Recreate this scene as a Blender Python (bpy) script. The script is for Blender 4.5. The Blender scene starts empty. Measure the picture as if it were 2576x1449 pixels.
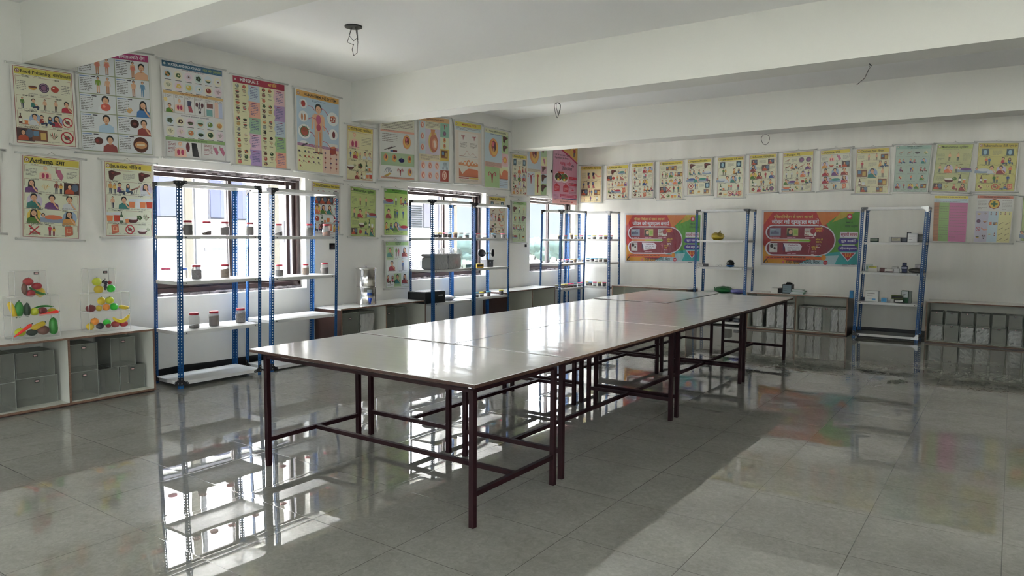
import bpy, bmesh, math, random
from mathutils import Vector, Matrix
from math import sin, cos, pi, radians

S = bpy.context.scene
COL = S.collection

# ---------------------------------------------------------------- camera
IMW, IMH = 2576, 1449
FPX = 1793.03
YAW, PITCH, ROLL = -0.61157954, 0.07378432, -0.00616046
EYE = Vector((0.0, 0.0, 1.537))
_f = Vector((sin(YAW)*cos(PITCH), cos(YAW)*cos(PITCH), -sin(PITCH)))
_r = Vector((cos(YAW), -sin(YAW), 0.0))
_d = _f.cross(_r)
_r, _d = cos(ROLL)*_r + sin(ROLL)*_d, -sin(ROLL)*_r + cos(ROLL)*_d
cam = bpy.data.cameras.new('camera')
cam.sensor_width = 36.0
cam.lens = FPX/IMW*36.0
cam.clip_end = 2000
camo = bpy.data.objects.new('camera', cam)
COL.objects.link(camo)
camo.matrix_world = Matrix(((_r.x, -_d.x, -_f.x, EYE.x), (_r.y, -_d.y, -_f.y, EYE.y), (_r.z, -_d.z, -_f.z, EYE.z), (0, 0, 0, 1)))
S.camera = camo

# ---------------------------------------------------------------- colour management, light paths
S.view_settings.view_transform = 'Standard'
S.view_settings.look = 'None'
S.view_settings.gamma = 1
S.view_settings.use_curve_mapping = False
S.view_settings.exposure = 1.48
cy = S.cycles
cy.max_bounces = 10; cy.diffuse_bounces = 5; cy.glossy_bounces = 4; cy.transmission_bounces = 4
cy.transparent_max_bounces = 16; cy.caustics_reflective = False; cy.caustics_refractive = False
cy.sample_clamp_indirect = 5.0

# room measures (metres): window wall x = WX, back wall y = BY
WX, BY, RX, FY = -7.3, 12.75, 3.6, -8.6
CZ, BZ = 3.56, 3.04
WIN = [(3.92, 5.88), (7.74, 9.63), (10.97, 12.62), (-3.8, -1.9), (-7.4, -5.5)]  # last two lie behind the camera, added for more daylight
WZ0, WZ1 = 0.86, 2.24

# ---------------------------------------------------------------- sky and sun
SKY_H, SKY_Z, SUN = 0.36, 15.0, 46.0
w = bpy.data.worlds.new('sky'); S.world = w; w.use_nodes = True
nt = w.node_tree; nt.nodes.clear()
tc = nt.nodes.new('ShaderNodeTexCoord'); sx = nt.nodes.new('ShaderNodeSeparateXYZ')
mr = nt.nodes.new('ShaderNodeMapRange'); mr.inputs[1].default_value = 0.05; mr.inputs[2].default_value = 0.42
rp = nt.nodes.new('ShaderNodeValToRGB')
rp.color_ramp.elements[0].color = (0.84*SKY_H/5, 0.95*SKY_H/5, 1.0*SKY_H/5, 1)
rp.color_ramp.elements[1].color = (0.84*SKY_Z/5, 0.92*SKY_Z/5, 1.0*SKY_Z/5, 1)
bg = nt.nodes.new('ShaderNodeBackground'); bg.inputs[1].default_value = 5.0
wo = nt.nodes.new('ShaderNodeOutputWorld')
nt.links.new(tc.outputs['Generated'], sx.inputs[0]); nt.links.new(sx.outputs['Z'], mr.inputs[0])
nt.links.new(mr.outputs[0], rp.inputs[0]); nt.links.new(rp.outputs[0], bg.inputs[0]); nt.links.new(bg.outputs[0], wo.inputs[0])
sl = bpy.data.lights.new('sun', 'SUN'); sl.energy = SUN; sl.angle = 0.01; sl.color = (1.0, 0.98, 0.96)
so = bpy.data.objects.new('sun', sl); COL.objects.link(so)
so.rotation_euler = Vector((-0.45, 0.12, -0.88)).to_track_quat('-Z', 'Y').to_euler()

def portal(loc, rot, sx_, sy_):                      # sky portals guide the world's own light through the openings
    l = bpy.data.lights.new('window_portal', 'AREA'); l.shape = 'RECTANGLE'; l.size = sx_; l.size_y = sy_
    l.cycles.is_portal = True
    o = bpy.data.objects.new('window_portal', l); o.location = loc; o.rotation_euler = rot; COL.objects.link(o)
for a, b in WIN:
    portal((WX-0.235, (a+b)/2, (WZ0+WZ1)/2), (0, -pi/2, 0), WZ1-WZ0, b-a)
RWIN_FILL = [(-6.6, -3.3), (-2.9, 0.2), (0.6, 3.3)]       # unseen rear wall openings, added to fill the room with daylight
for a, b in RWIN_FILL:
    portal(((a+b)/2, FY-0.235, 1.65), (pi/2, 0, 0), b-a, 1.9)

SWIN_FILL = [(-5.6, -3.2), (-1.9, 0.9)]                   # right wall windows out of view, added to brighten the near end
for a, b in SWIN_FILL:
    portal((RX+.235, (a+b)/2, 1.6), (0, pi/2, 0), 1.8, b-a)

# ---------------------------------------------------------------- pixel rays of the photograph -> points on known planes
def ray(px, py):
    return (_r*((px-IMW/2)/FPX) + _d*((py-IMH/2)/FPX) + _f)
def onz(px, py, z): d = ray(px, py); return EYE + d*((z-EYE.z)/d.z)
def onx(px, py, x): d = ray(px, py); return EYE + d*(x/d.x)
def ony(px, py, y): d = ray(px, py); return EYE + d*(y/d.y)

# ---------------------------------------------------------------- materials
def lin(h):
    h = h.lstrip('#'); out = []
    for i in (0, 2, 4):
        c = int(h[i:i+2], 16)/255.0
        out.append(c/12.92 if c <= 0.04045 else ((c+0.055)/1.055)**2.4)
    return out
def rgb(c): return tuple(lin(c))+(1,) if isinstance(c, str) else tuple(c)+(1,)
_mc = {}
def mat(name, col=(.8, .8, .8), rough=.5, metal=0., spec=.5, coat=0., noise=None, bump=None, emit=None):
    if name in _mc: return _mc[name]
    m = bpy.data.materials.new(name); m.use_nodes = True; n = m.node_tree; b = n.nodes['Principled BSDF']
    b.inputs['Base Color'].default_value = rgb(col); b.inputs['Roughness'].default_value = rough
    b.inputs['Metallic'].default_value = metal; b.inputs['Specular IOR Level'].default_value = spec
    b.inputs['Coat Weight'].default_value = coat
    if noise or bump:
        t = n.nodes.new('ShaderNodeTexCoord')
    if noise:                                        # (scale, amount, stretch xyz)
        sc, am, st = noise; c = rgb(col)
        mp = n.nodes.new('ShaderNodeMapping'); mp.inputs['Scale'].default_value = st
        nz = n.nodes.new('ShaderNodeTexNoise'); nz.inputs['Scale'].default_value = sc; nz.inputs['Detail'].default_value = 5
        r = n.nodes.new('ShaderNodeValToRGB'); r.color_ramp.elements[0].position = .3; r.color_ramp.elements[1].position = .7
        r.color_ramp.elements[0].color = tuple(x*(1-am) for x in c[:3])+(1,)
        r.color_ramp.elements[1].color = tuple(min(1, x*(1+am*.6)) for x in c[:3])+(1,)
        n.links.new(t.outputs['Object'], mp.inputs[0]); n.links.new(mp.outputs[0], nz.inputs[0])
        n.links.new(nz.outputs[0], r.inputs[0]); n.links.new(r.outputs[0], b.inputs['Base Color'])
    if bump:                                         # (scale, distance)
        nz = n.nodes.new('ShaderNodeTexNoise'); nz.inputs['Scale'].default_value = bump[0]; nz.inputs['Detail'].default_value = 3
        bp = n.nodes.new('ShaderNodeBump'); bp.inputs['Distance'].default_value = bump[1]; bp.inputs['Strength'].default_value = 1
        n.links.new(t.outputs['Object'], nz.inputs[0]); n.links.new(nz.outputs[0], bp.inputs['Height']); n.links.new(bp.outputs[0], b.inputs['Normal'])
    _mc[name] = m
    return m
def clear(name, col, thru, rough=.05, bump=None):    # see-through sheet: part transparent, part glossy/diffuse
    if name in _mc: return _mc[name]
    m = bpy.data.materials.new(name); m.use_nodes = True; n = m.node_tree; b = n.nodes['Principled BSDF']
    b.inputs['Base Color'].default_value = rgb(col); b.inputs['Roughness'].default_value = rough
    tr = n.nodes.new('ShaderNodeBsdfTransparent'); mx = n.nodes.new('ShaderNodeMixShader'); mx.inputs[0].default_value = thru
    n.links.new(b.outputs[0], mx.inputs[1]); n.links.new(tr.outputs[0], mx.inputs[2])
    n.links.new(mx.outputs[0], n.nodes['Material Output'].inputs['Surface'])
    if bump:
        t = n.nodes.new('ShaderNodeTexCoord'); nz = n.nodes.new('ShaderNodeTexNoise'); nz.inputs['Scale'].default_value = bump[0]; nz.inputs['Detail'].default_value = 4
        bp = n.nodes.new('ShaderNodeBump'); bp.inputs['Distance'].default_value = bump[1]
        n.links.new(t.outputs['Object'], nz.inputs[0]); n.links.new(nz.outputs[0], bp.inputs['Height']); n.links.new(bp.outputs[0], b.inputs['Normal'])
    _mc[name] = m
    return m

M_wall = mat('wall_paint', (.87, .86, .82), .75, noise=(2.2, .05, (1, 1, .35)), bump=(160, .0006), spec=.25)
M_back = mat('wall_paint_stained', (.87, .86, .81), .7, noise=(3.0, .09, (1, 1, .06)), bump=(160, .0006), spec=.3)
M_ceil = mat('ceiling_paint', (.88, .88, .87), .7, bump=(3, .002), spec=.25)
M_beam = mat('beam_paint', (.79, .785, .74), .6, bump=(2.2, .004), spec=.3)
M_skirt = mat('black_skirting', (.012, .012, .013), .35)
M_lam = mat('white_laminate', (.74, .73, .70), .22, noise=(5, .05, (1, 1, 1)))
M_lami = mat('cabinet_inside', (.68, .68, .61), .45)
M_ply = mat('plywood_edge', (.20, .115, .075), .6, noise=(40, .45, (1, 1, 6)))
M_brown = mat('brown_laminate', (.06, .028, .022), .3)
M_maroon = mat('maroon_paint', (.014, .0022, .0034), .5, spec=.2)
M_alum = mat('brown_aluminium', (.035, .018, .017), .35, spec=.6)
M_blue = mat('blue_paint', (.007, .075, .24), .4, spec=.45)
M_shelf = mat('shelf_grey', (.66, .66, .65), .3)
M_shelfd = mat('shelf_charcoal', (.05, .053, .06), .35)
M_gus = mat('gusset_dark', (.05, .05, .055), .35, metal=.6)
M_gusl = mat('gusset_zinc', (.45, .46, .46), .35, metal=.8)
M_bolt = mat('zinc_bolt', (.32, .33, .34), .4, metal=.7)
M_blk = mat('black_plastic', (.012, .012, .014), .4)
M_rod = mat('poster_rod', (.62, .62, .59), .45)
M_cord = mat('cord', (.35, .33, .28), .8)
M_wire = mat('wire', (.10, .10, .10), .6)
M_glass = clear('window_glass', (.75, .88, .9), .93, .02)
M_acr = clear('acrylic', (.6, .62, .6), .955, .05)
M_acre = clear('acrylic_edge', (.95, .95, .93), .5, .6)
M_cloud = clear('cloudy_acrylic', (.30, .31, .27), .66, .3, bump=(9, .01))
M_film = clear('plastic_film', (.85, .86, .86), .55, .12, bump=(34, .02))
M_jar = clear('jar_plastic', (.42, .41, .40), .66, .08)

def table_mat():
    m = mat('table_laminate', (.87, .86, .855), .16, spec=.55)
    n = m.node_tree; b = n.nodes['Principled BSDF']
    t = n.nodes.new('ShaderNodeTexCoord'); mp = n.nodes.new('ShaderNodeMapping'); mp.inputs['Scale'].default_value = (1, 2.6, 1); mp.inputs['Rotation'].default_value = (0, 0, .5)
    nz = n.nodes.new('ShaderNodeTexNoise'); nz.inputs['Scale'].default_value = 3.2; nz.inputs['Detail'].default_value = 2
    bp = n.nodes.new('ShaderNodeBump'); bp.inputs['Distance'].default_value = .0012; bp.inputs['Strength'].default_value = 1
    n.links.new(t.outputs['Object'], mp.inputs[0]); n.links.new(mp.outputs[0], nz.inputs[0]); n.links.new(nz.outputs[0], bp.inputs['Height']); n.links.new(bp.outputs[0], b.inputs['Normal'])
    n2 = n.nodes.new('ShaderNodeTexNoise'); n2.inputs['Scale'].default_value = 6; r = n.nodes.new('ShaderNodeMapRange')
    r.inputs[3].default_value = .07; r.inputs[4].default_value = .13
    n.links.new(t.outputs['Object'], n2.inputs[0]); n.links.new(n2.outputs[0], r.inputs[0]); n.links.new(r.outputs[0], b.inputs['Roughness'])
    return m
M_top = table_mat()

def floor_mat():
    m = bpy.data.materials.new('polished_tile'); m.use_nodes = True; n = m.node_tree; b = n.nodes['Principled BSDF']; L = n.links.new
    def N(t, **k):
        x = n.nodes.new('ShaderNode'+t)
        for a, v in k.items(): setattr(x, a, v)
        return x
    def Mt(op, a, bb=None, c=None):
        x = N('Math', operation=op)
        for i, v in enumerate((a, bb, c)):
            if v is None: continue
            if isinstance(v, (int, float)): x.inputs[i].default_value = v
            else: L(v, x.inputs[i])
        return x.outputs[0]
    t = N('TexCoord'); sp = N('SeparateXYZ'); L(t.outputs['Object'], sp.inputs[0])
    TS = .612
    u = Mt('DIVIDE', Mt('ADD', sp.outputs['X'], .585), TS); v = Mt('DIVIDE', Mt('SUBTRACT', sp.outputs['Y'], 3.68), TS)
    def edge(q):
        fr = Mt('FRACT', q); return Mt('MINIMUM', fr, Mt('SUBTRACT', 1.0, fr))
    e = Mt('MINIMUM', edge(u), edge(v))
    g = N('MapRange'); g.inputs[1].default_value = .0018; g.inputs[2].default_value = .0040; L(e, g.inputs[0])
    cb = N('CombineXYZ'); L(Mt('FLOOR', u), cb.inputs[0]); L(Mt('FLOOR', v), cb.inputs[1])
    wn = N('TexWhiteNoise', noise_dimensions='3D'); L(cb.outputs[0], wn.inputs[0])
    n1 = N('TexNoise'); n1.inputs['Scale'].default_value = 26; n1.inputs['Detail'].default_value = 8; n1.inputs['Roughness'].default_value = .75; n1.inputs['Distortion'].default_value = 1.2; L(t.outputs['Object'], n1.inputs[0])
    n2 = N('TexNoise'); n2.inputs['Scale'].default_value = 3.0; n2.inputs['Detail'].default_value = 4; L(t.outputs['Object'], n2.inputs[0])
    mixv = Mt('ADD', Mt('MULTIPLY', n1.outputs[0], .65), Mt('ADD', Mt('MULTIPLY', n2.outputs[0], .3), Mt('MULTIPLY', wn.outputs[0], .03)))
    cr = N('ValToRGB'); cr.color_ramp.elements[0].position = .36; cr.color_ramp.elements[1].position = .66
    cr.color_ramp.elements[0].color = (.235, .231, .20, 1); cr.color_ramp.elements[1].color = (.36, .357, .322, 1)
    L(mixv, cr.inputs[0])
    mx = N('MixRGB'); mx.inputs[1].default_value = (.115, .11, .095, 1); L(g.outputs[0], mx.inputs[0]); L(cr.outputs[0], mx.inputs[2])
    L(mx.outputs[0], b.inputs['Base Color'])
    rr = N('MapRange'); rr.inputs[3].default_value = .0; rr.inputs[4].default_value = .012; L(n2.outputs[0], rr.inputs[0])
    ro = N('Mix'); ro.data_type = 'FLOAT'; ro.inputs[2].default_value = .12; L(g.outputs[0], ro.inputs[0]); L(rr.outputs[0], ro.inputs[3])
    L(ro.outputs[0], b.inputs['Roughness'])
    b.inputs['Specular IOR Level'].default_value = .5; b.inputs['IOR'].default_value = 2.3
    # every tile lies very slightly out of level and is not perfectly flat
    fu = Mt('SUBTRACT', Mt('FRACT', u), .5); fv = Mt('SUBTRACT', Mt('FRACT', v), .5)
    sc = N('SeparateXYZ'); L(wn.outputs['Color'], sc.inputs[0])
    tilt = Mt('ADD', Mt('MULTIPLY', fu, Mt('SUBTRACT', sc.outputs[0], .5)), Mt('MULTIPLY', fv, Mt('SUBTRACT', sc.outputs[1], .5)))
    dish = Mt('ADD', Mt('POWER', Mt('ABSOLUTE', Mt('MULTIPLY', fu, 2)), 6.0), Mt('POWER', Mt('ABSOLUTE', Mt('MULTIPLY', fv, 2)), 6.0))
    n3 = N('TexNoise'); n3.inputs['Scale'].default_value = 3.4; n3.inputs['Detail'].default_value = 1.0; L(t.outputs['Object'], n3.inputs[0])
    hgt = Mt('ADD', Mt('MULTIPLY', n3.outputs[0], .0004), Mt('ADD', Mt('MULTIPLY', tilt, .0004), Mt('MULTIPLY', dish, -.00012)))
    bp = N('Bump'); bp.inputs['Distance'].default_value = 1; bp.inputs['Strength'].default_value = 1; L(hgt, bp.inputs['Height']); L(bp.outputs[0], b.inputs['Normal'])
    return m
M_floor = floor_mat()

# ---------------------------------------------------------------- mesh builder
class MB:
    def __init__(s): s.v = []; s.f = []; s.m = []; s.sm = []
    def face(s, pts, mi=0, sm=False):
        k = len(s.v); s.v += [tuple(p) for p in pts]; s.f.append(tuple(range(k, k+len(pts)))); s.m.append(mi); s.sm.append(sm)
    def hexa(s, c, mi=0):                            # 8 corners: bottom 4, top 4
        k = len(s.v); s.v += [tuple(p) for p in c]
        for q in ((3, 2, 1, 0), (4, 5, 6, 7), (0, 1, 5, 4), (1, 2, 6, 5), (2, 3, 7, 6), (3, 0, 4, 7)):
            s.f.append(tuple(k+i for i in q)); s.m.append(mi); s.sm.append(False)
        return s
    def box(s, a, b, mi=0):
        (x0, y0, z0), (x1, y1, z1) = a, b
        return s.hexa([(x0, y0, z0), (x1, y0, z0), (x1, y1, z0), (x0, y1, z0), (x0, y0, z1), (x1, y0, z1), (x1, y1, z1), (x0, y1, z1)], mi)
    def bar(s, p, q, w, h=None, mi=0, up=(0, 0, 1)):  # rectangular bar from p to q
        p, q = Vector(p), Vector(q); h = h or w; d = (q-p).normalized(); u = Vector(up)
        if abs(d.dot(u)) > .95: u = Vector((0, 1, 0))
        a = d.cross(u).normalized()*w/2; b = a.cross(d).normalized()*h/2
        return s.hexa([p-a-b, p+a-b, p+a+b, p-a+b, q-a-b, q+a-b, q+a+b, q-a+b], mi)
    def tube(s, pts, r, n=8, mi=0, caps=True):
        pts = [Vector(p) for p in pts]; k = len(s.v); m = len(pts)
        rr = r if isinstance(r, (list, tuple)) else [r]*m
        for i, p in enumerate(pts):
            d = (pts[min(i+1, m-1)]-pts[max(i-1, 0)]).normalized(); u = Vector((0, 0, 1)) if abs(d.z) < .9 else Vector((1, 0, 0))
            a = d.cross(u).normalized(); b = a.cross(d)
            for j in range(n):
                t = 2*pi*j/n; s.v.append(tuple(p+(a*cos(t)+b*sin(t))*rr[i]))
        for i in range(m-1):
            for j in range(n):
                s.f.append((k+i*n+j, k+i*n+(j+1) % n, k+(i+1)*n+(j+1) % n, k+(i+1)*n+j)); s.m.append(mi); s.sm.append(True)
        if caps:
            s.f.append(tuple(k+j for j in range(n))[::-1]); s.m.append(mi); s.sm.append(False)
            s.f.append(tuple(k+(m-1)*n+j for j in range(n))); s.m.append(mi); s.sm.append(False)
        return s
    def lathe(s, prof, n=20, mi=0, c=(0, 0, 0), sy=1.0, sm=True):   # prof: (r, z)
        k = len(s.v); m = len(prof)
        for r, z in prof:
            for j in range(n):
                t = 2*pi*j/n; s.v.append((c[0]+r*cos(t), c[1]+r*sin(t)*sy, c[2]+z))
        for i in range(m-1):
            for j in range(n):
                s.f.append((k+i*n+j, k+i*n+(j+1) % n, k+(i+1)*n+(j+1) % n, k+(i+1)*n+j)); s.m.append(mi); s.sm.append(sm)
        if prof[0][0] > 1e-5: s.f.append(tuple(k+j for j in range(n))[::-1]); s.m.append(mi); s.sm.append(False)
        if prof[-1][0] > 1e-5: s.f.append(tuple(k+(m-1)*n+j for j in range(n))); s.m.append(mi); s.sm.append(False)
        return s
    def ball(s, c, r, n=16, mi=0, fn=None):          # r: (rx, ry, rz); fn(dir) -> radius factor
        k = len(s.v); m = n//2
        for i in range(m+1):
            ph = pi*i/m
            for j in range(n):
                t = 2*pi*j/n; d = (sin(ph)*cos(t), sin(ph)*sin(t), -cos(ph)); g = fn(d) if fn else 1
                s.v.append((c[0]+d[0]*r[0]*g, c[1]+d[1]*r[1]*g, c[2]+d[2]*r[2]*g))
        for i in range(m):
            for j in range(n):
                s.f.append((k+i*n+j, k+i*n+(j+1) % n, k+(i+1)*n+(j+1) % n, k+(i+1)*n+j)); s.m.append(mi); s.sm.append(True)
        return s
    def build(s, name, mats, parent=None, loc=None, rot=None, bevel=0):
        me = bpy.data.meshes.new(name); me.from_pydata(s.v, [], s.f)
        for x in (mats if isinstance(mats, (list, tuple)) else [mats]): me.materials.append(x)
        me.polygons.foreach_set('material_index', s.m); me.polygons.foreach_set('use_smooth', s.sm); me.validate(); me.update()
        o = bpy.data.objects.new(name, me); COL.objects.link(o)
        if parent: o.parent = parent
        if loc is not None: o.location = loc
        if rot is not None: o.rotation_euler = rot
        if bevel:
            bv = o.modifiers.new('edge', 'BEVEL'); bv.width = bevel; bv.segments = 2; bv.limit_method = 'ANGLE'
        return o
def thing(name, label, cat, loc=(0, 0, 0), rz=0., group=None):
    o = bpy.data.objects.new(name, None); o.empty_display_size = .1; COL.objects.link(o)
    o.location = loc; o.rotation_euler = (0, 0, rz); tag(o, label, cat, group); return o
def tag(o, label, cat, group=None):
    o['label'] = label; o['category'] = cat
    if group: o['group'] = group
    return o
def struct(o): o['kind'] = 'structure'; return o
def inst(o, parent, loc=(0, 0, 0), rot=(0, 0, 0)):   # a copy that shares its mesh
    c = o.copy(); COL.objects.link(c); c.parent = parent; c.location = loc; c.rotation_euler = rot; return c
def dup(root):
    r = root.copy(); COL.objects.link(r)
    for ch in list(root.children):
        c = ch.copy(); COL.objects.link(c); c.parent = r
        for g in ch.children:
            d = g.copy(); COL.objects.link(d); d.parent = c
    return r
ORD = ['first', 'second', 'third', 'fourth', 'fifth', 'sixth', 'seventh', 'eighth', 'ninth', 'tenth']

# ================================================================ the room
struct(MB().box((WX-.3, FY-.3, -.12), (RX+.3, BY+.3, 0)).build('floor', M_floor))
struct(MB().box((WX-.3, FY-.3, CZ), (RX+.3, BY+.3, CZ+.15)).build('ceiling', M_ceil))
T = .23
b = MB(); ys = [FY-.23]
for a, c in sorted(WIN): ys += [a, c]
ys.append(BY+.23)
for i in range(0, len(ys), 2): b.box((WX-T, ys[i], 0), (WX, ys[i+1], CZ))
for a, c in WIN:
    b.box((WX-T, a, 0), (WX, c, WZ0)); b.box((WX-T, a, WZ1), (WX, c, CZ))
struct(b.build('wall_left', M_wall))
struct(MB().box((WX, BY, 0), (RX, BY+T, CZ)).build('wall_back', M_back))
b = MB(); ys = [FY]
for a, c in SWIN_FILL: ys += [a, c]
ys.append(BY)
for i in range(0, len(ys), 2): b.box((RX, ys[i], 0), (RX+T, ys[i+1], CZ))
for a, c in SWIN_FILL:
    b.box((RX, a, 0), (RX+T, c, .7)); b.box((RX, a, 2.5), (RX+T, c, CZ))
struct(b.build('wall_right', M_wall))
b = MB(); xs = [WX]
for a, c in RWIN_FILL: xs += [a, c]
xs.append(RX)
for i in range(0, len(xs), 2): b.box((xs[i], FY-T, 0), (xs[i+1], FY, CZ))
for a, c in RWIN_FILL:
    b.box((a, FY-T, 0), (c, FY, .7)); b.box((a, FY-T, 2.6), (c, FY, CZ))
struct(b.build('wall_front', M_wall))
for a, c in ((2.79, 3.14), (6.66, 7.02), (10.38, 10.83), (-1.08, -.73), (-4.95, -4.6)):
    o = MB().box((WX, a, BZ), (RX, c, CZ)).build('ceiling_beam', M_beam); struct(o)
rnd = random.Random(5)
def skirting(name, p, q, h):                          # uneven painted top edge
    b = MB(); n = 60; p, q = Vector(p), Vector(q); d = (q-p)/n; nv = Vector((d.y, -d.x, 0)).normalized()*.008
    hs = [h+rnd.uniform(-.004, .004)+(rnd.random() > .86)*.008 for _ in range(n+1)]
    for i in range(n):
        a, c = p+d*i, p+d*(i+1); z = Vector((0, 0, 1))
        b.hexa([a, c, c+nv, a+nv, a+z*hs[i], c+z*hs[i+1], c+nv+z*hs[i+1], a+nv+z*hs[i]])
    struct(b.build(name, M_skirt))
skirting('baseboard_left', (WX, FY, 0), (WX, BY, 0), .105)
skirting('baseboard_back', (WX, BY, 0), (RX, BY, 0), .085)

# ---- sliding windows with brown aluminium frames
M_ragged = mat('ragged_plaster', (.25, .22, .23), .9, noise=(26, .9, (1, .35, 1)))
def window(n, a, c):
    root = bpy.data.objects.new('window_%d' % n, None); COL.objects.link(root); struct(root)
    root.location = (WX-.15, a, WZ0); W, H = c-a, WZ1-WZ0
    f = MB(); x0, x1 = -.035, .035                   # local x out->in, y along, z up
    f.box((x0, 0, .045), (x1, .05, H)); f.box((x0, W-.05, .045), (x1, W, H)); f.box((x0, .05, H-.05), (x1, W-.05, H)); f.box((x0, 0, .03), (x1, W, .085))
    f.build('frame', M_alum, root, bevel=.003)
    g = MB()
    for x in (-.02, .012): g.box((x-.003, .05, .085), (x+.003, W-.05, .10))
    g.build('track', M_alum, root)
    mid = W*.5
    for k, (ya, yb, xx) in enumerate(((.05, mid+.025, .016), (mid-.025, W-.05, -.016))):
        s = MB(); z0, z1 = .10, H-.055
        s.box((xx-.014, ya, z0), (xx+.014, ya+.045, z1)); s.box((xx-.014, yb-.045, z0), (xx+.014, yb, z1))
        s.box((xx-.014, ya+.045, z0), (xx+.014, yb-.045, z0+.05)); s.box((xx-.014, ya+.045, z1-.045), (xx+.014, yb-.045, z1))
        so_ = s.build('sash', M_alum, root, bevel=.002)
        MB().box((xx-.002, ya+.045, z0+.05), (xx+.002, yb-.045, z1-.045)).build('pane', M_glass, so_)
    s = MB(); s.box((-.004, W-.20, .10), (.030, W-.155, H-.055)); s.build('screen_stile', M_alum, root)
    s = MB(); rr = random.Random(n)                  # rough mortar left along the sill and head
    for i in range(26):
        y = W*i/26; s.box((-.06, y, 0), (.045+rr.uniform(0, .02), y+W/26, .03+rr.uniform(-.012, .006)))
        s.box((.036, y, H-.02-rr.uniform(0, .025)), (.05+rr.uniform(0, .01), y+W/26, H))
    s.build('mortar_strip', M_ragged, root)
    return root
for i, (a, c) in enumerate(WIN): window(i+1, a, c)
for i, (a, c) in enumerate(RWIN_FILL):  # frames and panes of the added rear fill openings
    root = bpy.data.objects.new('window_%d' % (i+6), None); COL.objects.link(root); struct(root); root.location = (a, FY-.12, .7)
    f = MB(); W = c-a
    f.box((0, -.03, 0), (W, .03, .05)); f.box((0, -.03, 1.85), (W, .03, 1.9)); f.box((0, -.03, .05), (.05, .03, 1.85)); f.box((W-.05, -.03, .05), (W, .03, 1.85)); f.box((W/2-.025, -.03, .05), (W/2+.025, .03, 1.85))
    f.build('frame', M_alum, root)
    MB().box((.05, -.002, .05), (W-.05, .002, 1.85)).build('pane', M_glass, root)
for i, (a, c) in enumerate(SWIN_FILL):  # frames and panes of the added right wall fill windows
    root = bpy.data.objects.new('window_%d' % (i+9), None); COL.objects.link(root); struct(root); root.location = (RX+.12, a, .7)
    f = MB(); W = c-a
    f.box((-.03, 0, 0), (.03, W, .05)); f.box((-.03, 0, 1.75), (.03, W, 1.8)); f.box((-.03, 0, .05), (.03, .05, 1.75)); f.box((-.03, W-.05, .05), (.03, W, 1.75)); f.box((-.03, W/2-.025, .05), (.03, W/2+.025, 1.75))
    f.build('frame', M_alum, root)
    MB().box((-.002, .05, .05), (.002, W-.05, 1.75)).build('pane', M_glass, root)

# ================================================================ outside
M_ground = mat('dry_ground', (.42, .41, .36), .9, noise=(.05, .3, (1, 1, 1)))
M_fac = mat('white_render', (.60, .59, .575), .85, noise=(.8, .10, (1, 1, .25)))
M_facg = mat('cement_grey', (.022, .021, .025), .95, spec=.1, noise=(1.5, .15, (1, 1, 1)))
M_facw = mat('lavender_pane', (.009, .010, .025), .6, spec=.2)
M_facw2 = mat('dusky_pane', (.012, .013, .020), .6, spec=.2)
M_facb = mat('bare_block', (.05, .044, .04), .9)
struct(MB().box((-900, -500, -5.7), (WX-.4, 1500, -5.5)).build('ground', M_ground))
BXF = -13.0                                          # facade plane of the block next door
t = thing('apartment_building', 'white rendered building next door filling the view through the first window', 'building', (BXF, 8, -5.5))
MB().box((-9, -18, 0), (0, 7.55, 15)).build('wall', M_fac, t)
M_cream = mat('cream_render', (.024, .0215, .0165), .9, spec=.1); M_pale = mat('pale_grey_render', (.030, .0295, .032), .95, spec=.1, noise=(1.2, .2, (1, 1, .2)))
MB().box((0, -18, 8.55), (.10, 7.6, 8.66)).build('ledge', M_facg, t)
for y0, y1, z0, z1 in ((-1.8, -.56, 7.36, 8.45), (.10, .43, 7.35, 8.45), (.55, .93, 7.34, 8.45), (-8.5, -6.5, 7.3, 8.45)):
    f = MB().box((.0, y0, z0-.03), (.05, y1, z1)).build('window', M_facg, t)
    f2 = MB(); yy = y0+(y1-y0)*.72; f2.box((.05, y0+.02, z0), (.07, yy, z1-.03)); f2.build('pane', M_facw, f)
    MB().box((.05, yy, z0), (.075, y1-.02, z1-.03)).build('pane', M_facw2, f)
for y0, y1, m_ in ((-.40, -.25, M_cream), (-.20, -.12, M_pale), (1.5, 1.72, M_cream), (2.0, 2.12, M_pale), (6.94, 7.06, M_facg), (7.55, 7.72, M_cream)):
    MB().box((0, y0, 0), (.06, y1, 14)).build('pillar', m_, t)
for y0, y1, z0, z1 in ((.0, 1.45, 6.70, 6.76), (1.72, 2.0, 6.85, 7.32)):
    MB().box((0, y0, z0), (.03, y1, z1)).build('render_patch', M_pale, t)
for y in (1.88, 1.96, -3.2):
    MB().tube([(.10, y, 0), (.10, y, 13)], .03, 8).build('pipe', M_facg, t)
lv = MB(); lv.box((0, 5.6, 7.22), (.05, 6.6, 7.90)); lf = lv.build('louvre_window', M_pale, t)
lv = MB()
for k in range(10): lv.box((.05, 5.65, 7.28+k*.058), (.08, 6.26, 7.296+k*.058))
lv.build('louvre_slat', M_facg, lf); MB().box((.05, 6.30, 7.24), (.10, 6.56, 7.88)).build('shutter', M_facg, lf)
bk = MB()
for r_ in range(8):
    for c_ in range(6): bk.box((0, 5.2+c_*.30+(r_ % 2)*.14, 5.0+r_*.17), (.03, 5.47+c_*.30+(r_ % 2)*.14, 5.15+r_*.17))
bk.build('block_wall', M_pale, t)

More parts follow.
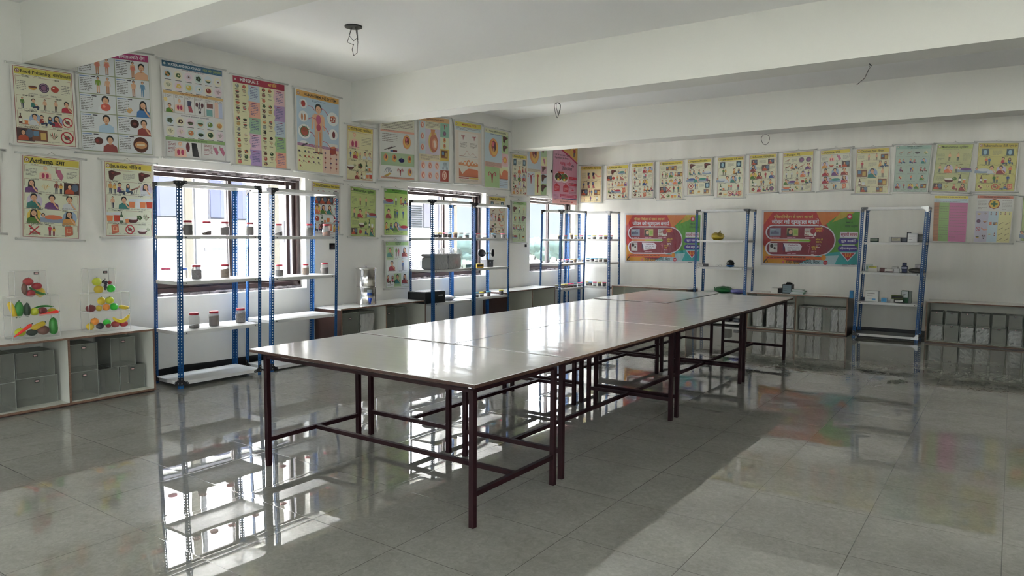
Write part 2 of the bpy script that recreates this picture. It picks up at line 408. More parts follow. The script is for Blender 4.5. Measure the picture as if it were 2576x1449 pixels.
M_leaf = [mat('far_foliage_%s' % s, c, 1.0, spec=.03, noise=(.6, .35, (1, 1, 1))) for s, c in (('dark', (.014, .022, .021)), ('mid', (.018, .027, .024)), ('pale', (.021, .031, .024)))]
M_trunk = mat('bark', (.012, .010, .009), 1.0, spec=.03)
rt = random.Random(11)
def tree(px, D, h, wd, label, mi):
    d = ray(px, 591); d.z = 0; d.normalize(); p = EYE+d*D
    t = thing('distant_tree', label, 'tree', (p.x, p.y, -5.5), 0, 'trees beyond the field')
    b = MB(); sd = rt.random()*9
    for k in range(7):
        a = rt.uniform(0, 6.28); rr = wd*.27; c = (cos(a)*rr*rt.random(), sin(a)*rr*rt.random(), h*rt.uniform(.52, .8)); s_ = wd*rt.uniform(.24, .36)
        b.ball(c, (s_, s_, s_*.75), 22, 0, lambda q: 1+.13*sin(q[0]*9+sd+k)*sin(q[1]*8+k)*cos(q[2]*9+sd)+.09*sin(q[0]*23+k)*cos(q[2]*21+q[1]*17+sd))
    b.build('crown', M_leaf[mi], t)
    MB().tube([(0, 0, 0), (wd*.03, 0, h*.6)], [wd*.035, wd*.02], 6).build('trunk', M_trunk, t)
for k, px in enumerate((1160, 1180, 1330, 1346, 1364, 1382, 1400, 1418, 1434, 1450)):
    tree(px, 122+((k*3) % 10)*9.5, rt.uniform(6.3, 7.4), rt.uniform(5.6, 7.6), ('%s pale hazy tree from the left in the far tree line beyond the windows' % ORD[k]), k % 3)
tree(1184, 62, 5.2, 4.4, 'nearer bright green tree seen low through the second window', 2)

# ================================================================ tables
def table(x0, x1, y0, y1, fx0, fx1, fy0, fy1, label, long_y, wood=False, dz=0.):
    t = thing('work_table', label, 'table', ((x0+x1)/2, (y0+y1)/2, 0), 0, 'tables pushed together in the middle')
    ox, oy = (x0+x1)/2, (y0+y1)/2; H = .76+dz; g = .0035
    MB().box((x0-ox+g, y0-oy+g, H-.004), (x1-ox-g, y1-oy-g, H)).build('laminate_top', M_top, t)
    MB().box((x0-ox+g, y0-oy+g, H-.022), (x1-ox-g, y1-oy-g, H-.004)).build('plywood_board', mat('dark_ply', (.07, .032, .022), .5, noise=(30, .4, (1, 1, 5))) if not wood else M_ply, t)
    q = .032
    a0, a1, b0, b1 = fx0-ox, fx1-ox, fy0-oy, fy1-oy
    fr = MB()
    for u in (a0+.004, a1-q+.004): fr.box((u, b0+q, H-.040), (u+q-.008, b1-q, H-.022))
    for v in (b0+.004, b1-q+.004): fr.box((a0+q, v, H-.040), (a1-q, v+q-.008, H-.022))
    fr.build('top_rail', M_maroon, t)
    for u in (a0, a1-q):
        for v in (b0, b1-q):
            MB().box((u, v, 0), (u+q, v+q, H-.022)).build('leg', M_maroon, t, bevel=.002)
    z0, z1 = .165, .193
    if long_y:                                       # end bars run along x, the long bar along y
        for v in (b0, b1-q): MB().box((a0+q, v+.003, z0), (a1-q, v+q-.003, z1)).build('end_stretcher', M_maroon, t)
        m_ = (a0+a1)/2; MB().box((m_-.014, b0+q-.003, z0+.001), (m_+.014, b1-q+.003, z1-.001)).build('long_stretcher', M_maroon, t)
    else:
        for u in (a0, a1-q): MB().box((u+.003, b0+q, z0), (u+q-.003, b1-q, z1)).build('end_stretcher', M_maroon, t)
        m_ = (b0+b1)/2; MB().box((a0+q-.003, m_-.014, z0+.001), (a1-q+.003, m_+.014, z1-.001)).build('long_stretcher', M_maroon, t)
    return t
XL, XM, XR = -4.2, -3.23, -2.26
table(XL, XR, 2.89, 3.885, -4.0, -2.245, 2.86, 3.69, 'white-topped table standing crosswise at the near end of the row', False)
cols = ((XL, XM, -4.0, -3.19, 'left'), (XM, XR, -3.07, -2.262, 'right'))
yR = ((3.885, 5.785, 3.785, 5.58), (5.785, 7.62, 5.68, 7.43), (7.62, 9.475, 7.505, 9.185))
yL = ((3.885, 5.83, 3.785, 5.58), (5.83, 7.73, 5.68, 7.43), (7.73, 9.475, 7.52, 9.185))
for (x0, x1, f0, f1, side), ys_ in ((cols[0], yL), (cols[1], yR)):
    for k, (y0, y1, g0, g1) in enumerate(ys_):
        where = ('just behind the crosswise table', 'in the middle of its column', 'at the far end by the back wall')[k]
        table(x0, x1, y0, y1, f0, f1, g0, g1, 'white-topped table in the %s column, %s' % ('window-side' if side == 'left' else 'right-hand', where), True, wood=(side == 'right' and k == 0), dz=((.006, .005, .013) if side == 'left' else (.004, .007, .006))[k])

# ================================================================ slotted-angle racks
def angle_mesh(H):
    b = MB(); F, t, p = .040, .0022, .030
    for ax in (0, 1):
        def bx(u0, u1, z0, z1):
            if ax == 0: b.box((u0, 0, z0), (u1, t, z1))
            else: b.box((0, u0, z0), (t, u1, z1))
        bx(0 if ax == 0 else t, .015, 0, H); bx(.026, F, 0, H)
        z = 0
        while z < H-.001:
            z1 = min(z+.016, H); bx(.015, .026, z, z1); z += p
    return b
_ang = {}
def rack(corner, side, H, w_, d_, shelves, lean, label, zinc=False, dark_bottom=False, rot=0.):
    t = thing('slotted_angle_rack', label, 'rack', (corner[0], corner[1], 0), (pi/2 if side == 'W' else 0)+rot, 'blue slotted-angle racks along the walls')
    R = Matrix.Rotation(-((pi/2 if side == 'W' else 0)+rot), 2); L = R @ Vector(lean)     # lean in local u, v
    key = round(H, 3)
    for k, (u, v, a) in enumerate(((0, 0, 0), (w_, 0, pi/2), (w_, d_, pi), (0, d_, -pi/2))):
        if key not in _ang:
            o = angle_mesh(H).build('upright', M_blue, t); _ang[key] = o
        else:
            o = _ang[key].copy(); COL.objects.link(o); o.parent = t; o.name = 'upright'
        q = Vector((L.x, L.y, H)).normalized()
        o.location = (u, v, 0); o.rotation_euler = (Vector((0, 0, 1)).rotation_difference(q).to_matrix() @ Matrix.Rotation(a, 3, 'Z')).to_euler()
    for k, z in enumerate(shelves):
        ox, oy = L.x*z/H, L.y*z/H; h_ = .034; g = .0035; b = MB()
        b.box((g, g, z-.0012), (w_-g, d_-g, z)); tt = .0015
        b.box((g, g, z-h_), (w_-g, g+tt, z-.0012)); b.box((g, d_-g-tt, z-h_), (w_-g, d_-g, z-.0012))
        b.box((g, g+tt, z-h_), (g+tt, d_-g-tt, z-.0012)); b.box((w_-g-tt, g+tt, z-h_), (w_-g, d_-g-tt, z-.0012))
        b.box((g, g+tt, z-h_), (w_-g, g+.014, z-h_+tt)); b.box((g, d_-g-.014, z-h_), (w_-g, d_-g-tt, z-h_+tt))
        o = b.build('shelf', M_shelf, t, loc=(ox, oy, 0))
        if dark_bottom and k == len(shelves)-1:
            MB().box((g+.01, g+.01, z), (w_-g-.01, d_-g-.01, z+.002)).build('dark_liner', M_shelfd, o)
        bt = MB()
        for u in (.075, w_-.075): bt.lathe([(0, 0), (.006, 0), (.006, .003), (0, .004)], 8, c=(0, 0, 0)); bt.v[-32:] = [(u+x, g-z2, z-.017+y) for x, y, z2 in bt.v[-32:]]
        bt.build('bolt', M_blk, o)
    for z, top in ((shelves[0], True), (shelves[-1], False)):
        ox, oy = L.x*z/H, L.y*z/H
        for (u, v, su, sv) in ((0, 0, 1, 1), (w_, 0, -1, 1), (0, d_, 1, -1), (w_, d_, -1, -1)):
            b = MB(); e = .0035; s_ = -1 if top else 1; zz = z-.017
            for ax in (0, 1):
                pts = [(.0, -.020*s_), (.085, -.020*s_), (.092, -.004*s_), (.080, .012*s_), (.055, .016*s_), (.036, .034*s_), (.034, .055*s_), (.0, .060*s_)]
                if ax == 0: ring = [(u+su*a_, v-sv*e, zz+h) for a_, h in pts]; ring2 = [(x, y+sv*.0028, z2) for x, y, z2 in ring]
                else: ring = [(u-su*e, v+sv*a_, zz+h) for a_, h in pts]; ring2 = [(x+su*.0028, y, z2) for x, y, z2 in ring]
                b.face(ring); b.face(ring2[::-1]); n_ = len(pts)
                for i in range(n_): b.face([ring[i], ring[(i+1) % n_], ring2[(i+1) % n_], ring2[i]])
            for (a_, h_) in ((.016, .0), (.074, .0), (.016, .04*s_)):
                b.box((u+su*a_-.005, v-sv*(e+.003)-.0015, zz+h_-.005), (u+su*a_+.005, v-sv*(e+.003)+.0015, zz+h_+.005), 1)
                b.box((u-su*(e+.003)-.0015, v+sv*a_-.005, zz+h_-.005), (u-su*(e+.003)+.0015, v+sv*a_+.005, zz+h_+.005), 1)
            b.build('gusset_plate', [M_gusl if (zinc and su < 0) else M_gus, M_bolt], t, loc=(ox, oy, 0))
    return t
rack((-6.668, 3.808), 'W', 2.047, .931, .471, (2.045, 1.515, 1.063, .567, .07), (.042, .02), 'blue rack nearest the camera, before the left half of the first window')
rack((-6.716, 4.901), 'W', 2.04, .947, .466, (2.038, 1.512, 1.049, .575, .05), (.046, .018), 'second blue rack from the left, overlapping the viral diseases poster', zinc=True)
rack((-6.72, 7.63), 'W', 2.035, .935, .45, (2.033, 1.493, 1.035, .558, .07), (-.01, 0), 'third blue rack along the window wall, holding two wrapped carriers')
rack((-6.735, 8.595), 'W', 2.025, .925, .45, (2.023, 1.487, 1.025, .566, .07), (.005, 0), 'fourth blue rack along the window wall, holding the black wind meter')
rack((-6.736, 11.103), 'W', 2.006, .916, .443, (2.004, 1.472, 1.018, .555, .07), (.037, .01), 'blue rack before the farthest window, next to the room corner')
rack((-7.162, 12.13), 'B', 2.005, .919, .439, (2.003, 1.473, 1.033, .563, .07), (-.015, -.006), 'blue rack in the far corner against the back wall', zinc=True)
rack((-4.62, 12.19), 'B', 2.005, .922, .434, (2.003, 1.473, 1.004, .548, .06), (.02, .002), 'blue rack between the banners, holding coloured plastic bags')
rack((-1.957, 11.899), 'B', 1.992, .877, .455, (1.990, 1.467, 1.014, .564, .076), (.056, .009), 'rightmost blue rack, holding medicine boxes', zinc=True, dark_bottom=True)

# ================================================================ low open cabinets
def cabinet(x, y, side, w_, label, D=.50, H=.612, div=None):
    t = thing('open_cabinet', label, 'cabinet', (x, y, 0), pi/2 if side == 'W' else 0, 'low open cabinets along the walls')
    p = .019; e = .0015; z0 = .012
    def panel(name, a, c, inner=M_lami, par=t):
        return MB().box(a, c).build(name, inner, par)
    panel('base_panel', (p, e, z0), (w_-p, D-.006, z0+p)); panel('back_panel', (p, D-.006, z0+p), (w_-p, D, H-p))
    tp = panel('top_panel', (0, e, H-p), (w_, D, H), M_lam); MB().box((0, 0, H-p), (w_, e, H-.0012)).build('edge_band', M_ply, tp)
    s1 = MB(); s1.box((.0012, e, z0), (p, D, H-p)).build('side_panel', M_lami, t)
    MB().box((w_-p, e, z0), (w_-.0012, D, H-p)).build('side_panel', M_lami, t)
    MB().box((0, e, z0), (.0012, D, H-p)).build('outer_laminate', M_brown, t); MB().box((w_-.0012, e, z0), (w_, D, H-p)).build('outer_laminate', M_brown, t)
    dv = div or w_/2
    MB().box((dv-p/2, e, z0+p), (dv+p/2, D-.006, H-p)).build('divider', M_lami, t)
    f = MB(); f.box((0, 0, z0), (p, e, H-p)); f.box((w_-p, 0, z0), (w_, e, H-p)); f.box((dv-p/2, 0, z0+p), (dv+p/2, e, H-p)); f.box((p, 0, z0), (w_-p, e, z0+p))
    f.build('front_edging', M_ply, t); MB().box((.01, .02, 0), (w_-.01, D-.01, z0)).build('plinth', M_brown, t)
    return t
C1 = cabinet(-6.78, 2.07, 'W', 1.56, 'cabinet nearest the camera, carrying the plastic fruit and vegetable displays', div=.79)
C2 = cabinet(-6.78, 5.98, 'W', 1.56, 'brown-sided cabinet carrying the steel water filter', div=.78)
C3 = cabinet(-6.78, 9.53, 'W', 1.51, 'empty cabinet between the fourth and fifth racks on the window wall', div=.76)
C4 = cabinet(-6.12, 11.98, 'B', 1.48, 'empty cabinet under the left banner on the back wall', div=.95)
C5 = cabinet(-3.60, 11.98, 'B', 1.55, 'back wall cabinet under the right banner, with tall clear boxes inside', div=.78)
C6 = cabinet(-1.0, 11.98, 'B', 1.56, 'rightmost back wall cabinet with two rows of clear boxes', div=1.50)

def case(name, label, cat, loc, rz, size, mats, tagp=None, group=None, film=False, th=.003):
    """hollow see-through box: thin walls, brighter polished edges, a small latch tag"""
    w_, d_, h_ = size; t = thing(name, label, cat, loc, rz, group); b = MB()
    b.box((0, 0, 0), (w_, th, h_)); b.box((0, d_-th, 0), (w_, d_, h_)); b.box((0, th, 0), (th, d_-th, h_)); b.box((w_-th, th, 0), (w_, d_-th, h_))
    b.box((th, th, 0), (w_-th, d_-th, th)); b.build('body', mats[0], t)
    MB().box((0, 0, h_), (w_, d_, h_+th)).build('lid', mats[0], t)
    e = MB(); q = .0045
    for x in (-.0006, w_-q+.0006):
        for y in (-.0006, d_-q+.0006): e.box((x, y, 0), (x+q, y+q, h_+th))
    for z in (0, h_+th-q*.7):
        for y in (-.0006, d_-q+.0006): e.box((q, y, z), (w_-q, y+q, z+q*.7))
        for x in (-.0006, w_-q+.0006): e.box((x, q, z), (x+q, d_-q, z+q*.7))
    e.build('edge', mats[1], t)
    if tagp:
        tx, tz, s = tagp; g = MB().box((tx-s, -.006, tz-s*.62), (tx+s, -.001, tz+s*.62)).build('tag', M_blk, t)
        MB().box((tx-s*.7, -.008, tz-s*.35), (tx+s*.7, -.006, tz+s*.35)).build('tag_face', mat('tag_pink', (.55, .35, .35), .5), g)
    if film:
        r = random.Random(int(loc[0]*991+loc[1]*77)); f = MB(); n = 7; m = 9
        P = [[(w_*.08+w_*.84*i/n+r.uniform(-.006, .006), -.004-r.uniform(0, .014), h_*.04+h_*.9*j/m) for i in range(n+1)] for j in range(m+1)]
        for j in range(m):
            for i in range(n): f.face([P[j][i], P[j][i+1], P[j+1][i+1], P[j+1][i]])
        f.build('wrapping_film', M_film, t)
    return t
CL = (M_cloud, clear('cloudy_edge', (.5, .51, .47), .55, .3))
def wbox(y0, y1, z0, z1, label, x=-6.90, tg=True, film=False, d_=.30, name='storage_box'):
    w_ = y1-y0
    return case(name, label, 'box', (x, y0, z0), pi/2, (w_, d_, z1-z0-.003), CL, (w_*.5, (z1-z0)*.86, .018) if tg else None, 'clear storage boxes inside the cabinets', film)
B0 = .0315
zs = .275
wbox(2.14, 2.46, B0, zs, 'cloudy storage box at bottom left of the nearest cabinet, left bay', -6.84)
wbox(2.14, 2.46, zs, .52, 'cloudy storage box stacked top left in the nearest cabinet, left bay', -6.84)
wbox(2.49, 2.82, B0, zs, 'cloudy storage box at bottom right of the nearest cabinet, left bay', -6.93)
wbox(2.50, 2.80, zs, .50, 'cloudy storage box stacked top right in the nearest cabinet, left bay', -6.93)
wbox(2.885, 3.12, B0, .285, 'cloudy storage box under another, left side of nearest cabinet, right bay', -6.83)
wbox(2.885, 3.12, .285, .535, 'cloudy storage box on top, left side of nearest cabinet, right bay', -6.83)
wbox(3.16, 3.34, B0, .265, 'narrow cloudy box at the bottom middle of nearest cabinet, right bay', -6.90, tg=False)
wbox(3.35, 3.585, B0, .265, 'cloudy box with white strips at bottom right of nearest cabinet', -6.90)
wbox(3.27, 3.50, .27, .545, 'cloudy box on top of two others at right of nearest cabinet', -6.90)
wbox(6.06, 6.33, B0, .54, 'tall cloudy box at the left of the water filter cabinet', -6.86)
wbox(6.34, 6.62, B0, .54, 'tall film-wrapped cloudy box beside the divider of the water filter cabinet', -6.86, film=True)
wbox(6.80, 7.05, B0, .54, 'tall cloudy box just right of the water filter cabinet divider', -6.90)
wbox(7.06, 7.32, B0, .53, 'rightmost tall cloudy box in the water filter cabinet', -6.93, tg=False)
def bbox(x0, x1, z0, z1, label, y=12.10, tg=True, film=False):
    w_ = x1-x0
    return case('storage_box', label, 'box', (x0, y, z0), 0, (w_, .28, z1-z0-.003), CLB, (w_*.5, (z1-z0)*.93, .016) if tg else None, 'clear storage boxes inside the cabinets', film)
CLB = (clear('pale_acrylic', (.42, .43, .38), .60, .25, bump=(9, .01)), CL[1])
xs_ = [(-3.53, -3.36), (-3.30, -3.15), (-3.14, -2.99), (-2.98, -2.86)]
for k, (a, c) in enumerate(xs_):
    bbox(a, c, B0, .45, 'tall clear box, %s from the left in the left bay of the banner cabinet' % ORD[k], 12.08, k > 0, True)
for k in range(6):
    a = -2.79+k*.119
    bbox(a, a+.113, B0, .43, 'tall clear box, %s from the left in the right bay of the banner cabinet' % ORD[k], 12.10, True, k != 3)
for k in range(7):
    a = -.955+k*.19
    bbox(a, a+.178, B0, .275, 'clear box, %s from the left in the lower row of the rightmost cabinet' % ORD[k], 12.06, True, k % 3 != 1)
    bbox(a+.005, a+.163, .2755, .46, 'clear box, %s from the left in the upper row of the rightmost cabinet' % ORD[k], 12.10, k != 4)

# ================================================================ jars, cups and other things on the shelves
M_grain = {}
def grain(c):
    if c not in M_grain: M_grain[c] = mat('grain_'+c.strip('#'), c, .9, noise=(90, .6, (1, 1, 1)))
    return M_grain[c]
def lidm(c): return mat('lid_'+c.strip('#'), c, .35, spec=.5)
M_paper = mat('label_paper', (.62, .62, .66), .6)
def jar(pos, r, h, lid, fill, level, label, group, turn=0., slant=0.):
    t = thing('jar', label, 'jar', pos, turn, group)
    MB().lathe([(r*.90, 0), (r, .008), (r, h*.70), (r*.93, h*.79), (r*.80, h*.84), (r*.80, h*.87)], 20).build('glass_body', M_jar, t)
    if level > 0:
        b = MB(); n = 20; q = r*.93; k = len(b.v)
        b.lathe([(q*.92, .004), (q, .012), (q, h*.7*level)], n)
        for j in range(n):                            # sloping uneven surface
            x, y, z = b.v[2*n+j]; b.v[2*n+j] = (x, y, z+slant*y+.003*sin(j*2.3))
        b.build('contents', grain(fill), t)
    MB().lathe([(r*.86, h*.86), (r*.88, h*.875), (r*.88, h*.985), (r*.82, h)], 20).build('lid', lidm(lid), t)
    b = MB(); a0 = -pi/2-.1
    for i in range(5):
        a, c = a0+i*.16, a0+(i+1)*.16; q = r*1.012
        b.face([(q*cos(a), q*sin(a), h*.30), (q*cos(c), q*sin(c), h*.30), (q*cos(c), q*sin(c), h*.52), (q*cos(a), q*sin(a), h*.52)])
    b.build('paper_label', M_paper, t)
def cup(pos, r, h, lid, fill, level, label, group):
    t = thing('sample_cup', label, 'cup', pos, 0, group)
    MB().lathe([(r*.82, 0), (r*.84, .002), (r*.97, h*.86)], 16).build('cup_body', M_jar, t)
    if level > 0: MB().lathe([(r*.78, .003), (r*.80+r*.12*level, h*.84*level)], 16).build('contents', grain(fill), t)
    MB().lathe([(r, h*.84), (r*1.04, h*.86), (r*1.04, h*.96), (r*.9, h)], 16).build('lid', lidm(lid), t)

RED, PINK, YEL, BLU, TEAL, TAN, WHT = '#A3182E', '#E0446F', '#CDBB2E', '#4FA3C8', '#2E7F8C', '#C2A878', '#D8D8D2'
DK, BR, GY, LB, PL, OR = '#1C181A', '#4A3328', '#4C4440', '#7E6244', '#42242F', '#86492A'
def wrow(px, X, z): p = onx(px, 600, X); return (X, p.y, z)
def brow(px, Y, z): p = ony(px, 600, Y); return (p.x, Y, z)
G1 = 'red-lidded sample jars on the two nearest racks'
J = [  # px, X, shelf z, r, h, fill, level, slant, label
 (473, -6.86, 1.516, .048, .152, DK, .97, 0, 'red-lidded jar packed with dark seeds, leftmost on the eye-level shelf'),
 (520.5, -6.86, 1.516, .048, .146, BR, .35, .3, 'half-empty clear jar with a little brown matter, second on the eye-level shelf'),
 (566, -6.86, 1.516, .046, .146, GY, .85, .1, 'red-lidded jar of grey grain, third on the eye-level shelf'),
 (629, -6.90, 1.516, .043, .145, GY, .97, 0, 'narrower full grey jar, last on the nearest rack eye-level shelf'),
 (701, -6.90, 1.513, .044, .138, GY, .4, .3, 'jar with a slanting straw, leftmost on the second rack eye-level shelf'),
 (778, -6.92, 1.513, .046, .146, GY, .97, 0, 'full grey red-lidded jar before the viral diseases poster'),
 (821, -6.92, 1.513, .048, .148, OR, .5, .4, 'jar half full of orange-brown grain, rightmost on the second rack'),
 (415.5, -7.02, 1.064, .052, .12, WHT, .0, 0, 'empty jar with bright pink lid at the left end of the middle shelf'),
 (492.5, -6.86, 1.064, .050, .150, '#6E6C70', .95, 0, 'full mauve-grey jar left on the nearest rack middle shelf'),
 (564, -6.86, 1.064, .048, .148, LB, .93, .1, 'jar of tan flakes with white label on the nearest rack middle shelf'),
 (701, -6.88, 1.050, .046, .138, DK, .75, 0, 'jar of black grain, leftmost on the second rack middle shelf'),
 (767, -6.90, 1.050, .042, .134, LB, .9, .1, 'narrow jar of curled tan pods on the second rack middle shelf'),
 (815.5, -6.90, 1.050, .046, .138, BR, .75, .2, 'jar of brown husks, rightmost on the second rack middle shelf'),
 (482.7, -6.84, .568, .052, .158, '#8E8A84', .3, .2, 'clear jar with few pale stones, leftmost on the low shelf'),
 (533.5, -6.84, .568, .052, .158, BR, .93, .1, 'jar of reddish bark, middle of the low shelf'),
 (600.8, -6.88, .568, .052, .158, '#6B625C', .9, .2, 'jar of mixed brown pieces, rightmost on the low shelf')]
for px, X, z, r, h, fc, lv_, sl_, lb in J:
    jar(wrow(px, X, z), r, h, PINK if 'pink' in lb else RED, fc, lv_, lb, G1, turn=-.9, slant=sl_)
t = thing('jar', 'blue-capped empty jar half hidden behind the front upright of the nearest rack', 'jar', wrow(460, -7.03, 1.064), 0, G1)
MB().lathe([(.036, 0), (.04, .006), (.04, .085), (.034, .095)], 16).build('glass_body', M_jar, t); MB().lathe([(.036, .094), (.036, .112), (.03, .115)], 16).build('lid', lidm('#3A5FB0'), t)

G2 = 'small sample cups on the far racks'
def cuprow(rows, mode, X, z, where):
    n = 0
    for px, lid, fc, lv_, h in rows:
        p = wrow(px, X, z) if mode == 'W' else brow(px, X, z)
        ln = {PINK: 'pink', RED: 'red', YEL: 'yellow', BLU: 'blue', TEAL: 'teal', TAN: 'tan', WHT: 'white'}[lid]
        ct = {DK: 'dark grain', BR: 'brown grain', GY: 'grey powder', LB: 'tan grain', PL: 'purple-brown grain', OR: 'orange-brown grain'}[fc]
        cup(p, .039, h, lid, fc, lv_, '%s-lidded cup of %s, %s from left, %s' % (ln, ct, ORD[n], where), G2); n += 1
cuprow([(1096, YEL, DK, .75, .075), (1106.5, YEL, BR, .7, .075), (1119.4, PINK, DK, .9, .076), (1130.5, BLU, DK, .9, .076), (1145, TAN, OR, .95, .078), (1158.5, WHT, GY, .3, .076), (1174.5, WHT, GY, .7, .074)], 'W', -6.86, 1.494, 'third rack eye-level shelf')
cuprow([(1202, RED, OR, .7, .076), (1219, PINK, BR, .3, .072), (1242, BLU, DK, .75, .076), (1265, PINK, GY, .8, .078)], 'W', -6.88, 1.488, 'fourth rack eye-level shelf')
cuprow([(1199.5, BLU, DK, .5, .078), (1212.2, YEL, BR, .6, .078), (1229.4, BLU, PL, .8, .078), (1261.4, YEL, PL, .8, .078)], 'W', -6.84, .567, 'fourth rack low shelf')
cuprow([(1407.5, TAN, GY, .9, .075), (1422, RED, PL, .7, .072), (1437.5, YEL, LB, .9, .105), (1448, YEL, DK, .3, .074), (1462.6, PINK, BR, .7, .074)], 'W', -6.92, 1.473, 'corner window rack eye-level shelf')
cuprow([(1413, PINK, PL, .6, .074), (1426.6, PINK, PL, .7, .074), (1437.8, YEL, PL, .6, .074), (1446.8, TAN, LB, .95, .074), (1458.6, BLU, PL, .6, .074), (1466.5, TAN, LB, .7, .074)], 'W', -6.92, 1.019, 'corner window rack middle shelf')
cuprow([(1402.3, YEL, GY, .7, .074), (1416.8, YEL, DK, .95, .076), (1424.8, YEL, LB, .95, .076), (1431.8, PINK, PL, .6, .074), (1439.5, PINK, OR, .5, .074), (1448.4, BLU, PL, .6, .076), (1458.8, PINK, DK, .6, .078), (1466.9, PINK, PL, .5, .078)], 'W', -6.86, .556, 'corner window rack low shelf')
cuprow([(1482, BLU, BR, .4, .074), (1495.3, YEL, DK, .6, .076), (1511, PINK, DK, .6, .076), (1523.8, YEL, OR, .75, .076), (1536, RED, DK, .6, .076)], 'B', 12.30, 1.474, 'corner back rack eye-level shelf')
cuprow([(1479.8, BLU, PL, .5, .07), (1491, BLU, PL, .9, .07), (1501, BLU, GY, .3, .07), (1511.7, TEAL, LB, .7, .07), (1524, TEAL, LB, .8, .07)], 'B', 12.34, 1.034, 'corner back rack middle shelf')
cuprow([(1479.8, YEL, PL, .5, .074), (1487, BLU, OR, .8, .074), (1498, PINK, GY, .3, .076), (1509.8, YEL, PL, .7, .076), (1522, PINK, DK, .85, .078)], 'B', 12.30, .564, 'corner back rack low shelf')

# wrapped carriers
M_carr = mat('carrier_grey', (.27, .28, .29), .5); M_stk = mat('carrier_sticker', (.10, .12, .35), .5); M_stk2 = mat('carrier_sticker_red', (.6, .06, .10), .5)
def carrier(pxa, pxb, X, z, h, d_, label, stk):
    a, c = onx(pxa, 650, X).y, onx(pxb, 650, X).y; w_ = c-a
    t = thing('vaccine_carrier', label, 'carrier', (X, a, z), pi/2, 'plastic-wrapped grey carriers')
    MB().box((0, 0, 0), (w_, d_, h*.74)).build('body', M_carr, t, bevel=.03)
    MB().box((-.004, -.004, h*.745), (w_+.004, d_+.004, h*.93)).build('lid', M_carr, t, bevel=.03)
    MB().box((w_*.45, -.004, h*.25), (w_*.75, -.001, h*.55)).build('sticker', stk, t)
    r = random.Random(int(pxa)); b = MB(); n = 14; m = 8; P = []
    for j in range(m+1):
        row = []
        for i in range(n+1):
            x = w_*i/n; zz = h*1.02*j/m
            row.append((x+r.uniform(-.006, .006), -.012-r.uniform(0, .010)+(.05 if j == m else 0), zz+(r.uniform(.0, .055) if j == m else r.uniform(-.004, .004)) if j else .003))
        P.append(row)
    for j in range(m):
        for i in range(n): b.face([P[j][i], P[j][i+1], P[j+1][i+1], P[j+1][i]], 0, True)
    for i in range(n):                                # crumpled top
        q, s_ = P[m][i], P[m][i+1]; b.face([q, s_, (s_[0], d_*.8, s_[2]+r.uniform(-.03, .02)), (q[0], d_*.8, q[2]+r.uniform(-.03, .02))], 0, True)
    b.build('plastic_wrap', M_film, t)
carrier(1085, 1124, -6.76, 1.036, .245, .20, 'left grey carrier in crumpled clear plastic before the second window', M_stk)
carrier(1127, 1162, -6.76, 1.036, .245, .20, 'right grey carrier in clear plastic with a red sticker', M_stk2)
def carton(pos, rz, size, cols, label, group=None, name='carton', band=None, flap=False, cat='box'):
    w_, d_, h_ = size; t = thing(name, label, cat, pos, rz, group)
    MB().box((0, 0, 0), (w_, d_, h_)).build('body', mat('card_'+cols[0].strip('#'), cols[0], .5), t, bevel=.0015)
    if len(cols) > 1:
        z0, z1 = band or (.3, .8)
        o = MB().box((w_*.06, -.0012, h_*z0), (w_*.94, -.0002, h_*z1)).build('front_panel', mat('card_'+cols[1].strip('#'), cols[1], .5), t)
        b = MB(); k = 3
        for i in range(k):
            zz = h_*(z0+(z1-z0)*(.25+.25*i)); b.box((w_*.14, -.0022, zz), (w_*(.5+.12*((i*7) % 3)), -.0014, zz+h_*.03))
        b.build('print_line', mat('card_ink', '#2B2B33' if cols[1] != '#2B2B33' else '#C8C8C8', .6), o)
    if flap: MB().box((0, d_*.2, h_), (w_, d_*.25, h_*1.25)).build('open_flap', mat('card_'+cols[0].strip('#'), cols[0], .5), t)
    return t
p = onx(1172, 672, -6.80); carton((-6.80, p.y, 1.036), pi/2, (.135, .12, .055), ('#9AA79B', '#5F7F68'), 'grey-green flat carton to the right of the wrapped carriers')
p = onx(1200, 672, -6.80); carton((-6.80, p.y, 1.026), pi/2, (.17, .12, .062), ('#C79A1E', '#2B2B33'), 'yellow carton on the fourth rack beside the wind meter')
# wind meter
p = onx(1226, 672, -6.88)
t = thing('wind_meter', 'black cup anemometer standing on a dark square box', 'anemometer', (-6.88, p.y, 1.026), pi/2)
MB().box((0, 0, 0), (.155, .12, .10)).build('base_box', mat('meter_grey', (.05, .05, .06), .4), t); MB().box((-.004, -.004, .10), (.159, .124, .112)).build('base_lid', M_blk, t)
MB().box((.06, -.003, .06), (.09, -.0005, .085)).build('base_badge', mat('badge', (.4, .4, .45), .5), t)
MB().lathe([(.022, .112), (.014, .13), (.010, .15), (.010, .205), (.02, .207), (.02, .235), (.012, .24)], 12, c=(.078, .06, 0)).build('stem', M_blk, t)
for k, (dx, dy) in enumerate(((-.115, .02), (.13, -.02), (.01, .16))):
    c = (.078+dx, .06+dy, .222); a_ = MB(); a_.tube([(.078, .06, .222), (.078+dx*.6, .06+dy*.6, .222)], .006, 8); a_.build('arm', M_blk, t)
    n_ = Vector((.35, -1, 0) if k == 1 else (-.8, -.45, 0) if k == 0 else (0, 1, 0)).normalized(); q = MB(); R_ = .062
    q.lathe([(R_*sin(i*pi/12), -R_*.8*cos(i*pi/12)) for i in range(0, 7)] + [(R_*.96*sin(i*pi/12), -R_*.75*cos(i*pi/12)) for i in range(6, -1, -1)], 20)
    o = q.build('cup', M_blk, t, loc=c); o.rotation_mode = 'QUATERNION'; o.rotation_quaternion = Vector((0, 0, 1)).rotation_difference(n_)
